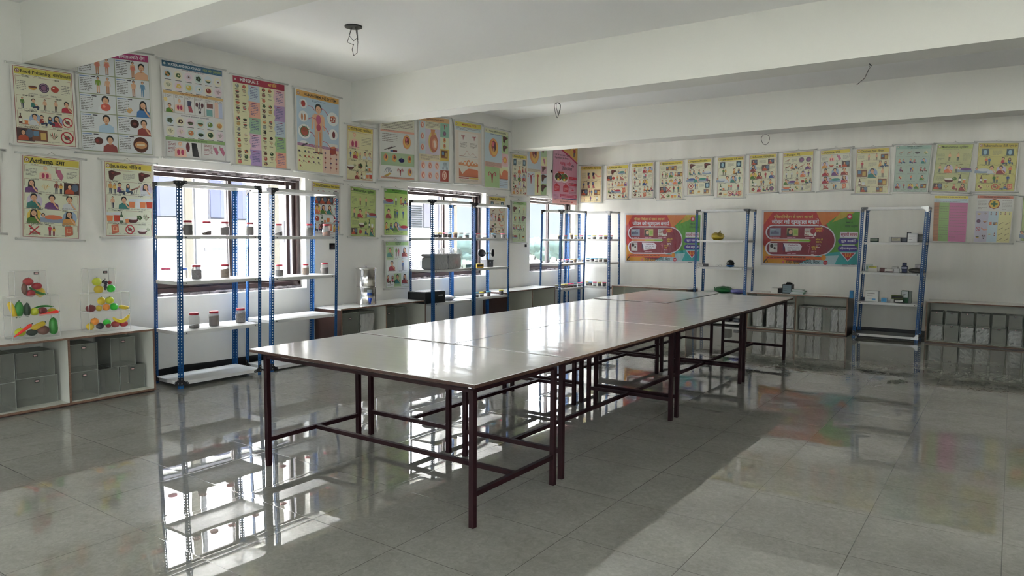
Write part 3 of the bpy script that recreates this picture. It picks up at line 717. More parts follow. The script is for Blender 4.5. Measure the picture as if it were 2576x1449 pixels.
# black carton with light top and white bag on the low shelf of the third rack
p = onx(1071, 757, -6.75)
t = thing('black_case', 'large black case with pale top on the third rack low shelf', 'case', (-6.76, p.y, .560), pi/2)
MB().box((0, 0, 0), (.44, .34, .155)).build('body', M_blk, t, bevel=.006); MB().box((.008, .008, .155), (.432, .332, .168)).build('lid', mat('case_lid', (.20, .21, .23), .25), t, bevel=.004)
MB().box((.28, -.004, .09), (.38, -.001, .115)).build('latch', M_gusl, t)

def bag(pos, rz, size, col, label, seed, name='plastic_bag', knot=None, rough=.25, cat='bag', mats=None):
    t = thing(name, label, cat, pos, rz); r = random.Random(seed); ph = [r.uniform(0, 6) for _ in range(6)]
    def fn(d):
        g = 1+.07*sin(5*d[0]+ph[0])*sin(4*d[2]+ph[1])+.045*sin(11*d[0]+ph[2]+3*d[2])+.03*sin(17*d[2]+ph[3]+6*d[0]+4*d[1])
        return g*(1.12-.12*abs(d[2]))
    b = MB(); w_, d_, h_ = size; b.ball((w_/2, d_/2, h_*.5), (w_/2, d_/2, h_*.52), 28, 0, fn)
    b.v = [(x, y, max(z, .002)) for x, y, z in b.v]
    b.build('bag_body', mats or mat('bag_'+col.strip('#'), col, rough, spec=.6, bump=(22, .012)), t)
    if knot:
        k = MB(); x, z, dx, dz = knot
        k.tube([(x, d_/2, z), (x+dx*.5, d_/2, z+dz*.4), (x+dx, d_/2, z+dz)], [h_*.16, h_*.07, h_*.10], 8)
        k.build('tied_end', mats or mat('bag_'+col.strip('#'), col, rough), t)
    return t
p = onx(1124, 753, -6.84); bag((-6.82, p.y, .560), pi/2, (.22, .2, .072), '#C9CCD8', 'folded white plastic bag beside the black case', 3)
q = brow(1786, 12.30, 1.475); bag(q, 0, (.205, .2, .135), '#A99433', 'yellow-brown tied plastic bag alone on the top shelf of the bag rack', 4, knot=(.13, .12, .02, .05))
q = brow(1796, 12.25, .550); bag(q, 0, (.315, .28, .115), '#0B5A26', 'dark green plastic bag on the low shelf of the bag rack', 8, knot=(.03, .055, -.05, .03), rough=.3)
q = brow(1837, 12.22, .550); bag(q, 0, (.235, .24, .082), '#6A6AA8', 'lavender plastic bag beside the green bag', 9)
q = brow(1826, 12.30, 1.006)
t = thing('cloth_pouch', 'black and blue rounded pouch on the middle shelf of the bag rack', 'pouch', q)
MB().ball((.07, .07, .062), (.066, .06, .066), 20, 0, lambda d: 1+.05*sin(7*d[0]+2)*cos(5*d[2])).build('black_crown', M_blk, t)
MB().ball((.07, .068, .022), (.071, .066, .022), 20).build('blue_band', mat('pouch_blue', (.02, .12, .33), .6), t)
q = brow(1756, 12.26, 1.006); t = carton(q, .12, (.16, .16, .050), ('#B9B3B0', '#E2DEDA'), 'flat wrapped white and silver box on the bag rack middle shelf', name='wrapped_box')
MB().box((.10, -.003, .002), (.162, .12, .052)).build('dark_end', mat('dark_card', (.06, .055, .07), .35), t)
q = brow(1802, 12.30, 1.006); t = thing('wire_spectacles', 'thin clear wire-framed glasses beside the wrapped box', 'glasses', q)
for x in (.02, .075):
    MB().tube([(x+.022*cos(a*pi/8), .02, .024+.022*sin(a*pi/8)) for a in range(17)], .0018, 6, caps=False).build('rim', M_gusl, t)
MB().tube([(.042, .02, .028), (.053, .02, .028)], .0018, 6).build('bridge', M_gusl, t)
q = brow(1822, 12.24, .062); carton((q[0], q[1], .065), 0, (.12, .2, .16), ('#0E0E10',), 'black carton on the bottom shelf of the bag rack', name='black_carton')
q = brow(1852, 12.24, .062); carton((q[0], q[1], .065), 0, (.08, .2, .055), ('#3A3F49', '#6A6F78'), 'small grey package beside the black carton, bottom shelf', name='grey_package')

# medicine boxes
GM = 'medicine boxes on the rightmost rack'
def med(pxa, pxb, hp, z, cols, label, Y=12.02, d_=.09, rz=0., band=None, flap=False):
    a, c = brow(pxa, Y, z), brow(pxb, Y, z); sc = (ray((pxa+pxb)/2, 700)*(1)).length; s_ = (Y/ray((pxa+pxb)/2, 700).y)/FPX
    return carton((a[0], Y, z+.001), rz, (c[0]-a[0]-.002, d_, hp*s_), cols, label, GM, 'medicine_box', band, flap)
med(2189, 2209, 10.5, 1.468, ('#0F3326', '#7C8676'), 'small green-framed box, leftmost on the top medicine shelf')
med(2236, 2242, 13, 1.468, ('#C9C9C6',), 'narrow white box end beside the silver carton')
med(2242.5, 2266, 12.5, 1.468, ('#8F8F92', '#B7B39B'), 'silver-grey carton with cream stripe on the top medicine shelf')
med(2267, 2282, 12, 1.468, ('#4D5058', '#6A6D75'), 'dark grey carton behind the round-fronted white box', 12.10)
med(2283, 2308, 23, 1.468, ('#C9C9CC', '#E0E0E2'), 'largest white carton on the top medicine shelf', band=(.1, .85))
t = med(2281, 2291, 25, 1.468, ('#15151A',), 'black box edge standing behind the largest white carton', 12.12)
med(2309, 2323, 20, 1.468, ('#6A6C6C', '#8A8C8C'), 'grey carton beside the right upright, top medicine shelf', 12.10)
med(2181, 2197, 18, 1.015, ('#B9C4BB', '#7FA08C'), 'pale green-edged box behind the yellow-topped box', 12.12)
med(2187, 2210, 14, 1.015, ('#D5D3CD', '#B9B530'), 'white box with a yellow-green top band', 12.02, band=(.72, .98))
med(2216, 2232, 10, 1.015, ('#5A3434', '#7A5050'), 'maroon patterned box left on the middle medicine shelf', 12.08)
med(2229, 2251, 9, 1.015, ('#D8D5CF', '#4A2A2A'), 'low white box with dark red stripe, middle medicine shelf', 12.0, band=(.1, .35))
med(2252, 2266, 10, 1.015, ('#D6D6D6',), 'small plain white carton beside the navy stack', 12.0)
med(2247, 2262, 7, 1.058, ('#C2C0BE', '#DADADA'), 'white open-ended carton lying on top of other boxes', 12.03)
med(2272, 2285.5, 9, 1.015, ('#141C3C', '#2A3560'), 'bottom navy blue box of the stack of three', 12.0)
med(2271, 2286, 9, 1.065, ('#18214A', '#A9AEC6'), 'middle navy blue box with pale square, stack of three', 12.0, band=(.2, .7))
med(2273, 2283, 8.5, 1.115, ('#101838', '#2A3560'), 'top navy blue box of the stack of three', 12.0)
med(2305, 2318, 11, 1.075, ('#B3B0B8', '#CFCBD2'), 'tilted lilac-white box high against the right upright', 12.15)
bag(brow(2288, 12.0, 1.016), 0, (.19, .14, .075), '#4C4B45', 'crumpled dark foil strips beside the navy boxes', 21, name='foil_strips', cat='package', rough=.3)
med(2156, 2169, 19, .565, ('#C8C8C6', '#E0E0DE'), 'upright white box leftmost on the low medicine shelf', 12.0)
med(2172, 2181, 8, .565, ('#26324A',), 'small dark blue box low behind the large white one', 12.08)
t = med(2181.5, 2216, 27, .565, ('#D9D9D7', '#E6E6E4'), 'large white box with blue drawing and printed name', 12.0, .11, band=(.05, .95))
MB().box((.10, -.004, .02), (.15, -.0025, .045)).build('blue_drawing', mat('card_blue', (.12, .32, .65), .5), t)
med(2223, 2238, 10.5, .565, ('#BFC9D3', '#3F8FC4'), 'small white box with blue left end', 12.0, band=(.1, .9))
med(2247, 2256, 9, .565, ('#C9C9C4',), 'small white box under the green and black pack', 12.0)
med(2257, 2280, 9, .565, ('#1B1B1B', '#E3E3DD'), 'black and white striped box under the green and black pack', 12.0)
med(2249, 2279, 11, .611, ('#4F5A1C', '#161A10'), 'olive and black blister pack lying on two small boxes', 12.01, rz=-.03)
t = med(2274, 2292, 31, .565, ('#0B4F2A', '#D3DAD8'), 'tall green and white box on the low medicine shelf', 12.03, .1, band=(.45, .95))
med(2292.5, 2300, 30, .565, ('#7E867E',), 'tall grey-green side box right of the tall green box', 12.05)
# on the banner cabinet
q = brow(1943, 12.12, .613); carton(q, .05, (.11, .16, .080), ('#CFCFCB',), 'plain white carton on the banner cabinet', flap=False); q = brow(1961, 12.16, .613); carton(q, .05, (.055, .16, .078), ('#1A1A1C',), 'short black box side beside the plain white carton', name='black_box')
q = brow(1972, 12.10, .613); t = carton(q, 0, (.150, .15, .150), ('#141518', '#6E7F88'), 'black patterned box with torn top on the banner cabinet', band=(.12, .92))
MB().ball((.085, .07, .15), (.055, .05, .035), 12, 0, lambda d: 1+.2*sin(9*d[0])).build('crumpled_liner', M_blk, t)
for k, (px, w_, c, z) in enumerate(((1992, .205, '#2F6B4C', .613), (1994, .20, '#8FB59B', .631), (1998, .19, '#2C7A52', .649), (1996, .17, '#B9C7BC', .667))):
    q = brow(px, 12.10, z+.0005*k); t = thing('booklet', '%s booklet in the stack of four green booklets' % ('bottom', 'second lowest', 'third', 'topmost')[k], 'booklet', q, 0, 'green booklets on the banner cabinet')
    MB().box((0, 0, 0), (w_, .15, .0168)).build('cover', mat('booklet_'+c.strip('#'), c, .4), t); MB().box((.003, -.001, .003), (w_-.004, .148, .0138)).build('pages', M_paper, t)
q = brow(2152, 12.0, .565); carton((q[0]-.045, 11.96, .60), 0, (.05, .06, .12), ('#2F7FB5',), 'light blue packet hanging beside the left upright of the medicine rack', GM, 'blue_packet')

# ---- steel water filter
M_steel = mat('steel', (.62, .60, .58), .13, metal=1.0)
p = onz(921, 762, .612); px_ = -7.0; p = onx(921, 700, px_)
t = thing('water_filter', 'tall polished steel water filter with blue tap on the brown-sided cabinet', 'water filter', (px_, p.y, .613), 0)
R_ = .128
MB().lathe([(R_, 0), (R_*1.02, .004), (R_*1.02, .01), (R_, .014), (R_, .222), (R_*1.015, .226), (R_*1.015, .236), (R_, .24)], 48).build('lower_vessel', M_steel, t)
MB().lathe([(R_, .241), (R_*1.02, .244), (R_, .25), (R_, .465), (R_*1.03, .47)], 48).build('upper_vessel', M_steel, t)
MB().lathe([(R_*1.05, .470), (R_*1.07, .476), (R_*1.05, .482), (R_*.8, .488), (R_*.3, .492), (0, .493)], 48).build('lid', M_steel, t)
MB().lathe([(.008, .492), (.008, .50), (.016, .507), (.016, .515), (0, .52)], 16).build('lid_knob', M_steel, t)
ang = -.42; d_ = Vector((cos(ang), sin(ang), 0)); q = d_*R_
b = MB().tube([q*.98+Vector((0, 0, .055)), q*1.28+Vector((0, 0, .055))], .012, 10); b.tube([q*1.22+Vector((0, 0, .055)), q*1.24+Vector((0, 0, .02))], .008, 8); b.lathe([(.02, 0), (.02, .03), (.014, .035)], 12, c=tuple(q*1.22+Vector((0, 0, .062))))
b.build('blue_tap', mat('tap_blue', (.01, .06, .5), .3), t)
b = MB()
for i in range(6):
    a, c = ang-.25+i*.09-.0, ang-.25+(i+1)*.09; rr = R_*1.004
    for z0, z1, mi in ((.125, .16, 0), (.16, .20, 1)): b.face([(rr*cos(a), rr*sin(a), z0), (rr*cos(c), rr*sin(c), z0), (rr*cos(c), rr*sin(c), z1), (rr*cos(a), rr*sin(a), z1)], mi)
b.build('maker_sticker', [mat('sticker_blue', (.03, .10, .45), .4), mat('sticker_silver', (.35, .42, .5), .4)], t)

# ---- plastic fruit and vegetables in stacked clear display boxes
FC = {'red': '#A80F1E', 'dred': '#7E0F1E', 'green': '#128A16', 'bgreen': '#12C81E', 'dgreen': '#06351A', 'yellow': '#E8C81E', 'lime': '#C9D21A', 'orange': '#F0901A', 'brown': '#7A4A38', 'purple': '#1E1236', 'ored': '#FF2A12', 'gyel': '#E0C020'}
def fm(c): return mat('fruit_'+c, FC[c], .32, spec=.5)
CT = .613
XF = -6.93
def disp(px0, px1, py0, py1, X, d_, label, tgx=None):
    a, c = onx(px0, py1, X), onx(px1, py1, X); h_ = onx(px0, py0, X).z
    return a.y, c.y
def dcase(ya, yb, z0, z1, X, d_, label, tg):
    return case('display_box', label, 'box', (X, ya, z0), pi/2, (yb-ya, d_, z1-z0-.004), (M_acr, M_acre), tg, 'clear acrylic display boxes for fruit and vegetables')
L0, L1 = onx(31, 849, XF).y, onx(152, 838, XF).y
R0, R1 = onx(225.5, 830, XF).y, onx(329, 822, XF).y
zA = onx(31, 798, XF).z; zB = onx(31, 748, XF).z; zC = onx(60, 682, XF).z
zA2 = onx(225, 787, XF).z; zB2 = onx(225, 740, XF).z; zC2 = onx(260, 676, XF).z
dcase(L0, L1, CT, zA, XF, .17, 'lowest clear box of the left fruit display', None)
dcase(L0-.0, L1, zA+.001, zB, XF, .17, 'middle clear box of the left display, holding corn and cucumbers', None)
dcase(onx(41, 750, XF).y, onx(121, 746, XF).y, zB+.001, zC, XF-.02, .13, 'small top clear box of the left display, holding tomatoes', (.165, .195, .018))
dcase(R0, R1, CT, zA2, XF, .17, 'lowest clear box of the right fruit display, holding a banana', None)
dcase(R0, R1, zA2+.001, zB2, XF, .17, 'middle clear box of the right display, holding oranges and apples', None)
dcase(onx(226, 740, XF).y, onx(295, 737, XF).y, zB2+.001, zC2, XF-.02, .13, 'small top clear box of the right display, with purple grapes', (.15, .195, .018))
SC = 3.45
def fruit(zx, zy, rx, ry, col, kind, label, X=XF-.075, tilt=0., depth=None, cat='fruit', bend=0.):
    px, py = zx/SC, 640+zy/SC; c = onx(px, py, X); s_ = (X/ray(px, py).x)/FPX/SC*1.0; cosv = .80
    a, b_ = rx*s_*.92, ry*s_; dd = depth*s_ if depth else min(a, b_)*.95
    t = thing(kind, label, cat, (X, c.y, c.z), pi/2, 'plastic play fruit and vegetables'); t.rotation_euler = (0, 0, pi/2)
    b = MB()
    if kind in ('plastic_apple', 'plastic_tomato', 'plastic_orange', 'plastic_lime', 'plastic_strawberry'):
        b.ball((0, 0, 0), (a, dd, b_), 20, 0, lambda d: 1-.10*max(0, d[2])**6-.05*max(0, -d[2])**6+(.03*sin(5*math.atan2(d[1], d[0])) if kind == 'plastic_tomato' else 0)-(.25*max(0, -d[2]) if kind == 'plastic_strawberry' else 0))
        o = b.build('flesh', fm(col), t); MB().tube([(0, 0, b_*.86), (a*.08, 0, b_*1.12)], b_*.06, 6).build('stalk', fm('dgreen'), t)
    elif kind in ('plastic_banana', 'plastic_chilli', 'plastic_bean', 'plastic_carrot', 'plastic_corn'):
        n = 12; L_ = a; pts = []; rr = []
        for i in range(n+1):
            u = -1+2*i/n; pts.append((u*L_, 0, bend*b_*(u*u-.4)))
            if kind == 'plastic_carrot': g = .35+.65*(i/n)**.7; g *= (1 if 0 < i < n else .4)
            elif kind == 'plastic_corn': g = (1-.35*abs(u)**3)*(.5 if i in (0, n) else 1)
            else: g = max(.18, (1-u*u)**.35)
            rr.append(dd*g)
        b.tube(pts, rr, 12); o = b.build('flesh', fm(col), t)
        MB().tube([pts[-1], (pts[-1][0]+L_*.12, 0, pts[-1][2]+.3*b_)], dd*.25, 6).build('stalk', fm('dgreen'), t)
    else:                                             # potato, papaya, aubergine, cucumber, pear, lemon, grapes
        if kind == 'plastic_grapes':
            rg = random.Random(3)
            for i in range(26):
                u = i/25; w2 = (1-u*.8); b.ball((rg.uniform(-1, 1)*a*.6*w2, rg.uniform(-1, 1)*dd*.7*w2, b_*(.7-1.5*u)), (a*.34,)*3, 8)
        else:
            fn = {'plastic_pear': lambda d: 1-.14*sin(d[2]*3+1.2), 'plastic_lemon': lambda d: 1+.16*abs(d[0])**8}.get(kind, lambda d: 1+.05*sin(4*d[0]+1))
            b.ball((0, 0, 0), (a, dd, b_), 20, 0, fn)
        o = b.build('flesh', fm(col), t); MB().tube([(0, 0, b_*.88), (a*.1, 0, b_*1.15)], min(a, b_)*.10, 6).build('stalk', fm('dgreen' if col != 'brown' else 'brown'), t)
    for ch in t.children: ch.rotation_euler = (0, -tilt, 0)
    return t
F = [
 (245, 238, 45, 35, 'red', 'plastic_tomato', 'red plastic tomato topmost in the left display', {}),
 (320, 275, 45, 31, 'red', 'plastic_tomato', 'red plastic tomato at the right of the three in the left top box', {}),
 (266, 338, 41, 34, 'red', 'plastic_tomato', 'red plastic tomato at the bottom of the left top box', {}),
 (213, 298, 27, 54, 'brown', 'plastic_potato', 'long brown plastic potato standing in the left top box', {}),
 (325, 322, 82, 44, 'green', 'plastic_chilli', 'long curved green plastic chilli in the left top box', dict(tilt=-.5, depth=11, bend=.35)),
 (348, 328, 38, 44, 'yellow', 'plastic_lemon', 'yellow plastic lemon behind the green chilli', dict(X=XF-.12)),
 (108, 480, 78, 24, 'yellow', 'plastic_corn', 'pale yellow plastic corn cob leaning at the far left', dict(tilt=-1.25, depth=24)),
 (165, 478, 40, 70, 'green', 'plastic_papaya', 'tall green plastic papaya in the left middle box', {}),
 (234, 482, 33, 60, 'dgreen', 'plastic_gourd', 'dark green plastic gourd standing in the left middle box', {}),
 (300, 497, 36, 36, 'lime', 'plastic_lime', 'lime-green plastic fruit in the left middle box', {}),
 (370, 489, 41, 33, 'dred', 'plastic_tomato', 'dark red plastic tomato beside the red carrot', {}),
 (378, 453, 78, 20, 'green', 'plastic_bean', 'thin green plastic bean bridging over the left middle box', dict(depth=9, bend=-.6, X=XF-.12)),
 (450, 484, 36, 18, 'gyel', 'plastic_lemon', 'yellow plastic lemon at the right of the left middle box', dict(X=XF-.12)),
 (422, 512, 88, 14, 'ored', 'plastic_carrot', 'bright red plastic carrot lying flat in the left middle box', dict(tilt=.12, depth=17, X=XF-.03)),
 (176, 675, 47, 38, 'lime', 'plastic_lime', 'yellow-green plastic fruit behind the slanting carrot', {}),
 (200, 662, 92, 14, 'ored', 'plastic_carrot', 'orange-red plastic carrot slanting in the lowest left box', dict(tilt=.62, depth=17, X=XF-.03)),
 (332, 620, 64, 22, 'gyel', 'plastic_corn', 'yellow plastic corn cob on top in the lowest left box', dict(tilt=.42, depth=25)),
 (278, 677, 50, 29, 'dgreen', 'plastic_aubergine', 'dark green plastic aubergine in the lowest left box', {}),
 (376, 657, 56, 39, 'brown', 'plastic_potato', 'brown plastic potato lying in the lowest left box', {}),
 (463, 620, 42, 66, 'green', 'plastic_pear', 'large green plastic pear at the right of the lowest left box', {}),
 (840, 237, 42, 37, 'lime', 'plastic_lime', 'lime-yellow plastic fruit topmost in the right display', {}),
 (856, 303, 42, 37, 'gyel', 'plastic_orange', 'yellow plastic orange at the bottom of the right top box', {}),
 (912, 264, 31, 48, 'purple', 'plastic_grapes', 'dark purple plastic grapes in the right top box', {}),
 (950, 246, 20, 19, 'red', 'plastic_strawberry', 'small red plastic strawberry behind the grapes', dict(X=XF-.11)),
 (963, 295, 37, 35, 'bgreen', 'plastic_apple', 'bright green plastic apple in the right top box', {}),
 (787, 469, 45, 34, 'dred', 'plastic_apple', 'dark red plastic apple at the left of the right middle box', {}),
 (880, 404, 35, 37, 'yellow', 'plastic_orange', 'yellow plastic fruit on top, left of two, right middle box', {}),
 (951, 398, 39, 33, 'lime', 'plastic_lime', 'yellow-green plastic fruit on top, right of two, right middle box', {}),
 (858, 466, 28, 28, 'gyel', 'plastic_orange', 'small golden plastic fruit beside the dark red apple', {}),
 (922, 458, 33, 31, 'orange', 'plastic_orange', 'orange plastic orange in the middle of the right display', {}),
 (989, 453, 36, 34, 'bgreen', 'plastic_apple', 'bright green plastic apple in the right middle box', {}),
 (1074, 458, 46, 17, 'yellow', 'plastic_corn', 'pointed yellow plastic cob at the right of the middle box', dict(tilt=-.18, depth=17)),
 (822, 581, 36, 33, 'orange', 'plastic_orange', 'orange plastic orange in the lowest right box', {}),
 (783, 626, 35, 33, 'gyel', 'plastic_lime', 'yellow plastic fruit at the bottom left of the lowest right box', {}),
 (868, 622, 38, 27, 'purple', 'plastic_plum', 'dark purple plastic plum in the lowest right box', {}),
 (928, 590, 36, 30, 'bgreen', 'plastic_apple', 'bright green plastic apple in the lowest right box', {}),
 (940, 621, 23, 22, 'dred', 'plastic_strawberry', 'small red plastic strawberry under the green apple', dict(X=XF-.04)),
 (1002, 605, 39, 29, 'red', 'plastic_apple', 'red plastic apple under the left half of the banana', {}),
 (1074, 600, 38, 29, 'red', 'plastic_apple', 'red plastic apple under the right half of the banana', {}),
 (1056, 560, 78, 42, 'yellow', 'plastic_banana', 'curved yellow plastic banana lying on two red apples', dict(tilt=.1, depth=17, bend=1.1, X=XF-.055))]
for zx, zy, rx, ry, c, k, lb, kw in F:
    fruit(zx, zy, rx, ry, c, k, lb, cat='vegetable' if any(w_ in k for w_ in ('tomato', 'potato', 'chilli', 'corn', 'gourd', 'bean', 'carrot', 'aubergine')) else 'fruit', **kw)

# ---- wall boxes and ceiling wires
def recess(p, w_, h_, side, label):
    t = thing('switch_recess', label, 'switch box', p, pi/2 if side == 'W' else 0)
    MB().box((-w_/2, -.012, -h_/2), (w_/2, 0, h_/2)).build('box', M_blk, t, bevel=.004); MB().box((-w_*.3, -.016, -h_*.25), (w_*.3, -.012, h_*.2)).build('loose_cover', mat('recess_brown', (.04, .02, .02), .5), t)
recess(tuple(onx(835, 620, WX)), .09, .085, 'W', 'dark open switch box on the wall by the second rack')
recess(tuple(onx(1322, 618, WX)), .06, .05, 'W', 'small black switch box left of the third window')
recess(tuple(onx(1387.5, 431, WX)), .05, .05, 'W', 'tiny black junction box left of the pink banner')
def wires(name, p, label, loops, hole=None):
    t = thing(name, label, 'wires', p)
    if hole: MB().lathe([(hole, -.012), (hole*.98, -.003), (hole, 0)], 24).build('dark_hole', M_blk, t)
    for pts in loops: MB().tube([tuple(a) for a in pts], .0035, 5).build('wire', M_wire, t)
def loop(w_, h_, ox=0, n=12): return [(ox+w_*sin(2*pi*i/n)*(.6+.4*i/n), .02*sin(i), -h_*(1-cos(2*pi*i/n))/2-.002) for i in range(n+1)]
p = onz(889, 66, CZ); wires('fan_hook_box', tuple(p), 'round dark ceiling hole with loose dangling wires', [[(-.03, 0, -.01), (-.06, .0, -.08), (0, 0, -.14), (.05, 0, -.12)], [(-.02, 0, -.01), (-.09, 0, -.14), (-.02, .02, -.17)], [(.03, 0, -.01), (.06, 0, -.16), (.05, .0, -.26), (.0, 0, -.28), (-.02, 0, -.22), (0, 0, -.17)], [(.05, 0, -.01), (.06, 0, -.14)]], .085)
p = onz(1403, 258, BZ); wires('wire_loop', (p.x, p.y, BZ), 'double loop of wire hanging under the middle beam', [loop(.045, .17), loop(.03, .14, .01)])
p = onz(2186, 160, BZ); wires('wire_tail', (p.x, p.y, BZ), 'single wire tail hanging under the middle beam at right', [[(0, 0, -.0), (.02, 0, -.02), (0, 0, -.05), (-.03, 0, -.12), (-.09, 0, -.17)], [(0, 0, -.0), (.015, .0, -.012), (.0, .0, -.03)]], None)
p = onz(1927, 338, BZ); wires('wire_loop', (p.x, p.y, BZ), 'thin wire loop hanging under the far beam', [loop(.075, .15)])

# ================================================================ printed posters
def ink_mat(name, rough, bump=None):
    m = bpy.data.materials.new(name); m.use_nodes = True; n = m.node_tree; b = n.nodes['Principled BSDF']
    a = n.nodes.new('ShaderNodeAttribute'); a.attribute_name = 'ink'; n.links.new(a.outputs['Color'], b.inputs['Base Color'])
    b.inputs['Roughness'].default_value = rough
    if bump:
        t = n.nodes.new('ShaderNodeTexCoord'); mp = n.nodes.new('ShaderNodeMapping'); mp.inputs['Scale'].default_value = (1, 1, .28)
        z = n.nodes.new('ShaderNodeTexNoise'); z.inputs['Scale'].default_value = bump[0]; z.inputs['Detail'].default_value = 3
        p = n.nodes.new('ShaderNodeBump'); p.inputs['Distance'].default_value = bump[1]
        n.links.new(t.outputs['Object'], mp.inputs[0]); n.links.new(mp.outputs[0], z.inputs[0]); n.links.new(z.outputs[0], p.inputs['Height']); n.links.new(p.outputs[0], b.inputs['Normal'])
    return m
M_ink = ink_mat('printed_sheet', .38, (5, .006)); M_vinyl = ink_mat('printed_vinyl', .3, (9, .025)); M_vinyl.node_tree.nodes['Principled BSDF'].inputs['Specular IOR Level'].default_value = .3
_txt = {}
def glyphs(s, bold):
    k = (s, bold)
    if k not in _txt:
        c = bpy.data.curves.new('t', 'FONT'); c.body = s; c.resolution_u = 2; c.offset = 0 if any(ord(q) > 0x8ff for q in s) else .022 if bold else .006
        o = bpy.data.objects.new('t', c); COL.objects.link(o); dg = bpy.context.evaluated_depsgraph_get()
        me = o.evaluated_get(dg).to_mesh(); vs = [(v.co.x, v.co.y) for v in me.vertices]; fs = [tuple(p.vertices) for p in me.polygons]
        o.evaluated_get(dg).to_mesh_clear(); bpy.data.objects.remove(o); bpy.data.curves.remove(c)
        x1 = max((v[0] for v in vs), default=1); _txt[k] = (vs, fs, x1)
    return _txt[k]
CC = {}
def C(c):
    if c[0] == '!':                                  # deep inks of the vinyl banners
        return tuple(v*.80 for v in lin(c[1:]))+(1.0,)
    if c not in CC:
        q = lin(c); u = sum(q)/3; k = .34 if u > .45 else .08 if u > .2 else .02
        CC[c] = tuple(v*(1-k)+t*k for v, t in zip(q, (.80, .80, .75)))+(1.0,)
    return CC[c]
SK, SKD, HAIR = '#D9A47C', '#B9805A', '#171314'
class Art:                                            # x to the right 0..1, y downwards 0..A
    pre = ''
    def __init__(s, A, bg, seed=1):
        s.A = A; s.v = []; s.f = []; s.c = []; s.n = 0; s.r = random.Random(seed); s.rect(0, 0, 1, A, bg, 0)
    def poly(s, pts, c, l=1):
        s.n += 1; l = l+s.n*.008; k = len(s.v); s.v += [(x, y, l) for x, y in pts]; s.f.append(tuple(range(k, k+len(pts)))); s.c.append(C(s.pre+c)); return s
    def rect(s, x, y, w, h, c, l=1): return s.poly([(x, y), (x, y+h), (x+w, y+h), (x+w, y)], c, l)
    def ell(s, x, y, rx, ry, c, l=1, n=14, a0=0., a1=2*pi):
        e = n if abs(a1-a0-2*pi) < .01 else n+1
        return s.poly([(x+rx*cos(a0+(a1-a0)*i/n), y-ry*sin(a0+(a1-a0)*i/n)) for i in range(e)], c, l)
    def line(s, p, q, w, c, l=1):
        dx, dy = q[0]-p[0], q[1]-p[1]; d = math.hypot(dx, dy) or 1; nx, ny = -dy/d*w/2, dx/d*w/2
        return s.poly([(p[0]+nx, p[1]+ny), (p[0]-nx, p[1]-ny), (q[0]-nx, q[1]-ny), (q[0]+nx, q[1]+ny)], c, l)
    def path(s, pts, w, c, l=1):
        for i in range(len(pts)-1): s.line(pts[i], pts[i+1], w, c, l)
        return s
    def ring(s, x, y, r, w, c, l=1, n=18, ry=None):
        ry = ry or r; P = [(x+r*cos(2*pi*i/n), y+ry*sin(2*pi*i/n)) for i in range(n+1)]; return s.path(P, w, c, l)
    def frame(s, x, y, w, h, t, c, l=1):
        s.rect(x, y, w, t, c, l); s.rect(x, y+h-t, w, t, c, l); s.rect(x, y+t, t, h-2*t, c, l); return s.rect(x+w-t, y+t, t, h-2*t, c, l)
    def text(s, t, x, y, h, c, l=2, al='l', mw=None, bold=True):
        vs, fs, x1 = glyphs(t, bold); k = h/.73; sx_ = k
        if mw and x1*k > mw: sx_ = mw/x1
        ox = x if al == 'l' else x-x1*sx_/2 if al == 'c' else x-x1*sx_
        for dx in ((0, .030, .060) if bold and any(ord(q) > 0x8ff for q in t) else (0,)):   # heavier strokes for headings
            s.n += 2; o = len(s.v); s.v += [(ox+(a+dx-.03)*sx_, y-b_*k, l+s.n*.008) for a, b_ in vs]
            for q in fs: s.f.append(tuple(o+i for i in q)); s.c.append(C(s.pre+c))
        return ox+x1*sx_
    def scrib(s, x, y, w, rows, rh, c='#6A6A66', l=2, just=False):   # lines of print too small to read
        for r in range(rows):
            u = 0; W = w if just or r < rows-1 else w*s.r.uniform(.4, .8)
            while u < W:
                q = min(s.r.uniform(.02, .06), W-u)
                if q > .006: s.rect(x+u, y+r*rh, q, min(rh*.34, .009), c, l)
                u += q+.008
    # -- little pictures, each drawn about (x, top y) with height h
    def head(s, x, y, r, skin=SK, hair=HAIR, l=3, long=False):
        s.ell(x, y-r*.12, r*.92, r*1.02, hair, l)
        if long: s.poly([(x-r*.95, y-r*.2), (x-r*1.05, y+r*1.4), (x+r*1.05, y+r*1.4), (x+r*.95, y-r*.2)], hair, l)
        s.ell(x, y+r*.18, r*.70, r*.84, skin, l+1)
        if r > .014:
            for d in (-.28, .28): s.rect(x+r*d-r*.10, y+r*.05, r*.2, r*.1, '#2A1A18', l+2)
            s.rect(x-r*.18, y+r*.55, r*.36, r*.10, '#9A3A35', l+2); s.rect(x-r*.05, y+r*.15, r*.1, r*.28, SKD, l+2)
    def bust(s, x, y, h, shirt, long=False, hand=True, bgc=None, l=2, hair=HAIR):
        if bgc: s.ell(x+h*.05, y+h*.5, h*.48, h*.52, bgc, l-1)
        s.poly([(x-h*.44, y+h), (x-h*.40, y+h*.66), (x-h*.14, y+h*.50), (x+h*.14, y+h*.50), (x+h*.40, y+h*.66), (x+h*.44, y+h)], shirt, l)
        s.rect(x-h*.07, y+h*.40, h*.14, h*.16, SKD, l+1); s.head(x, y+h*.24, h*.23, hair=hair, l=l+2, long=long)
        if hand: s.path([(x+h*.40, y+h*.92), (x+h*.22, y+h*.72), (x+h*.06, y+h*.44)], h*.10, SK, l+5)
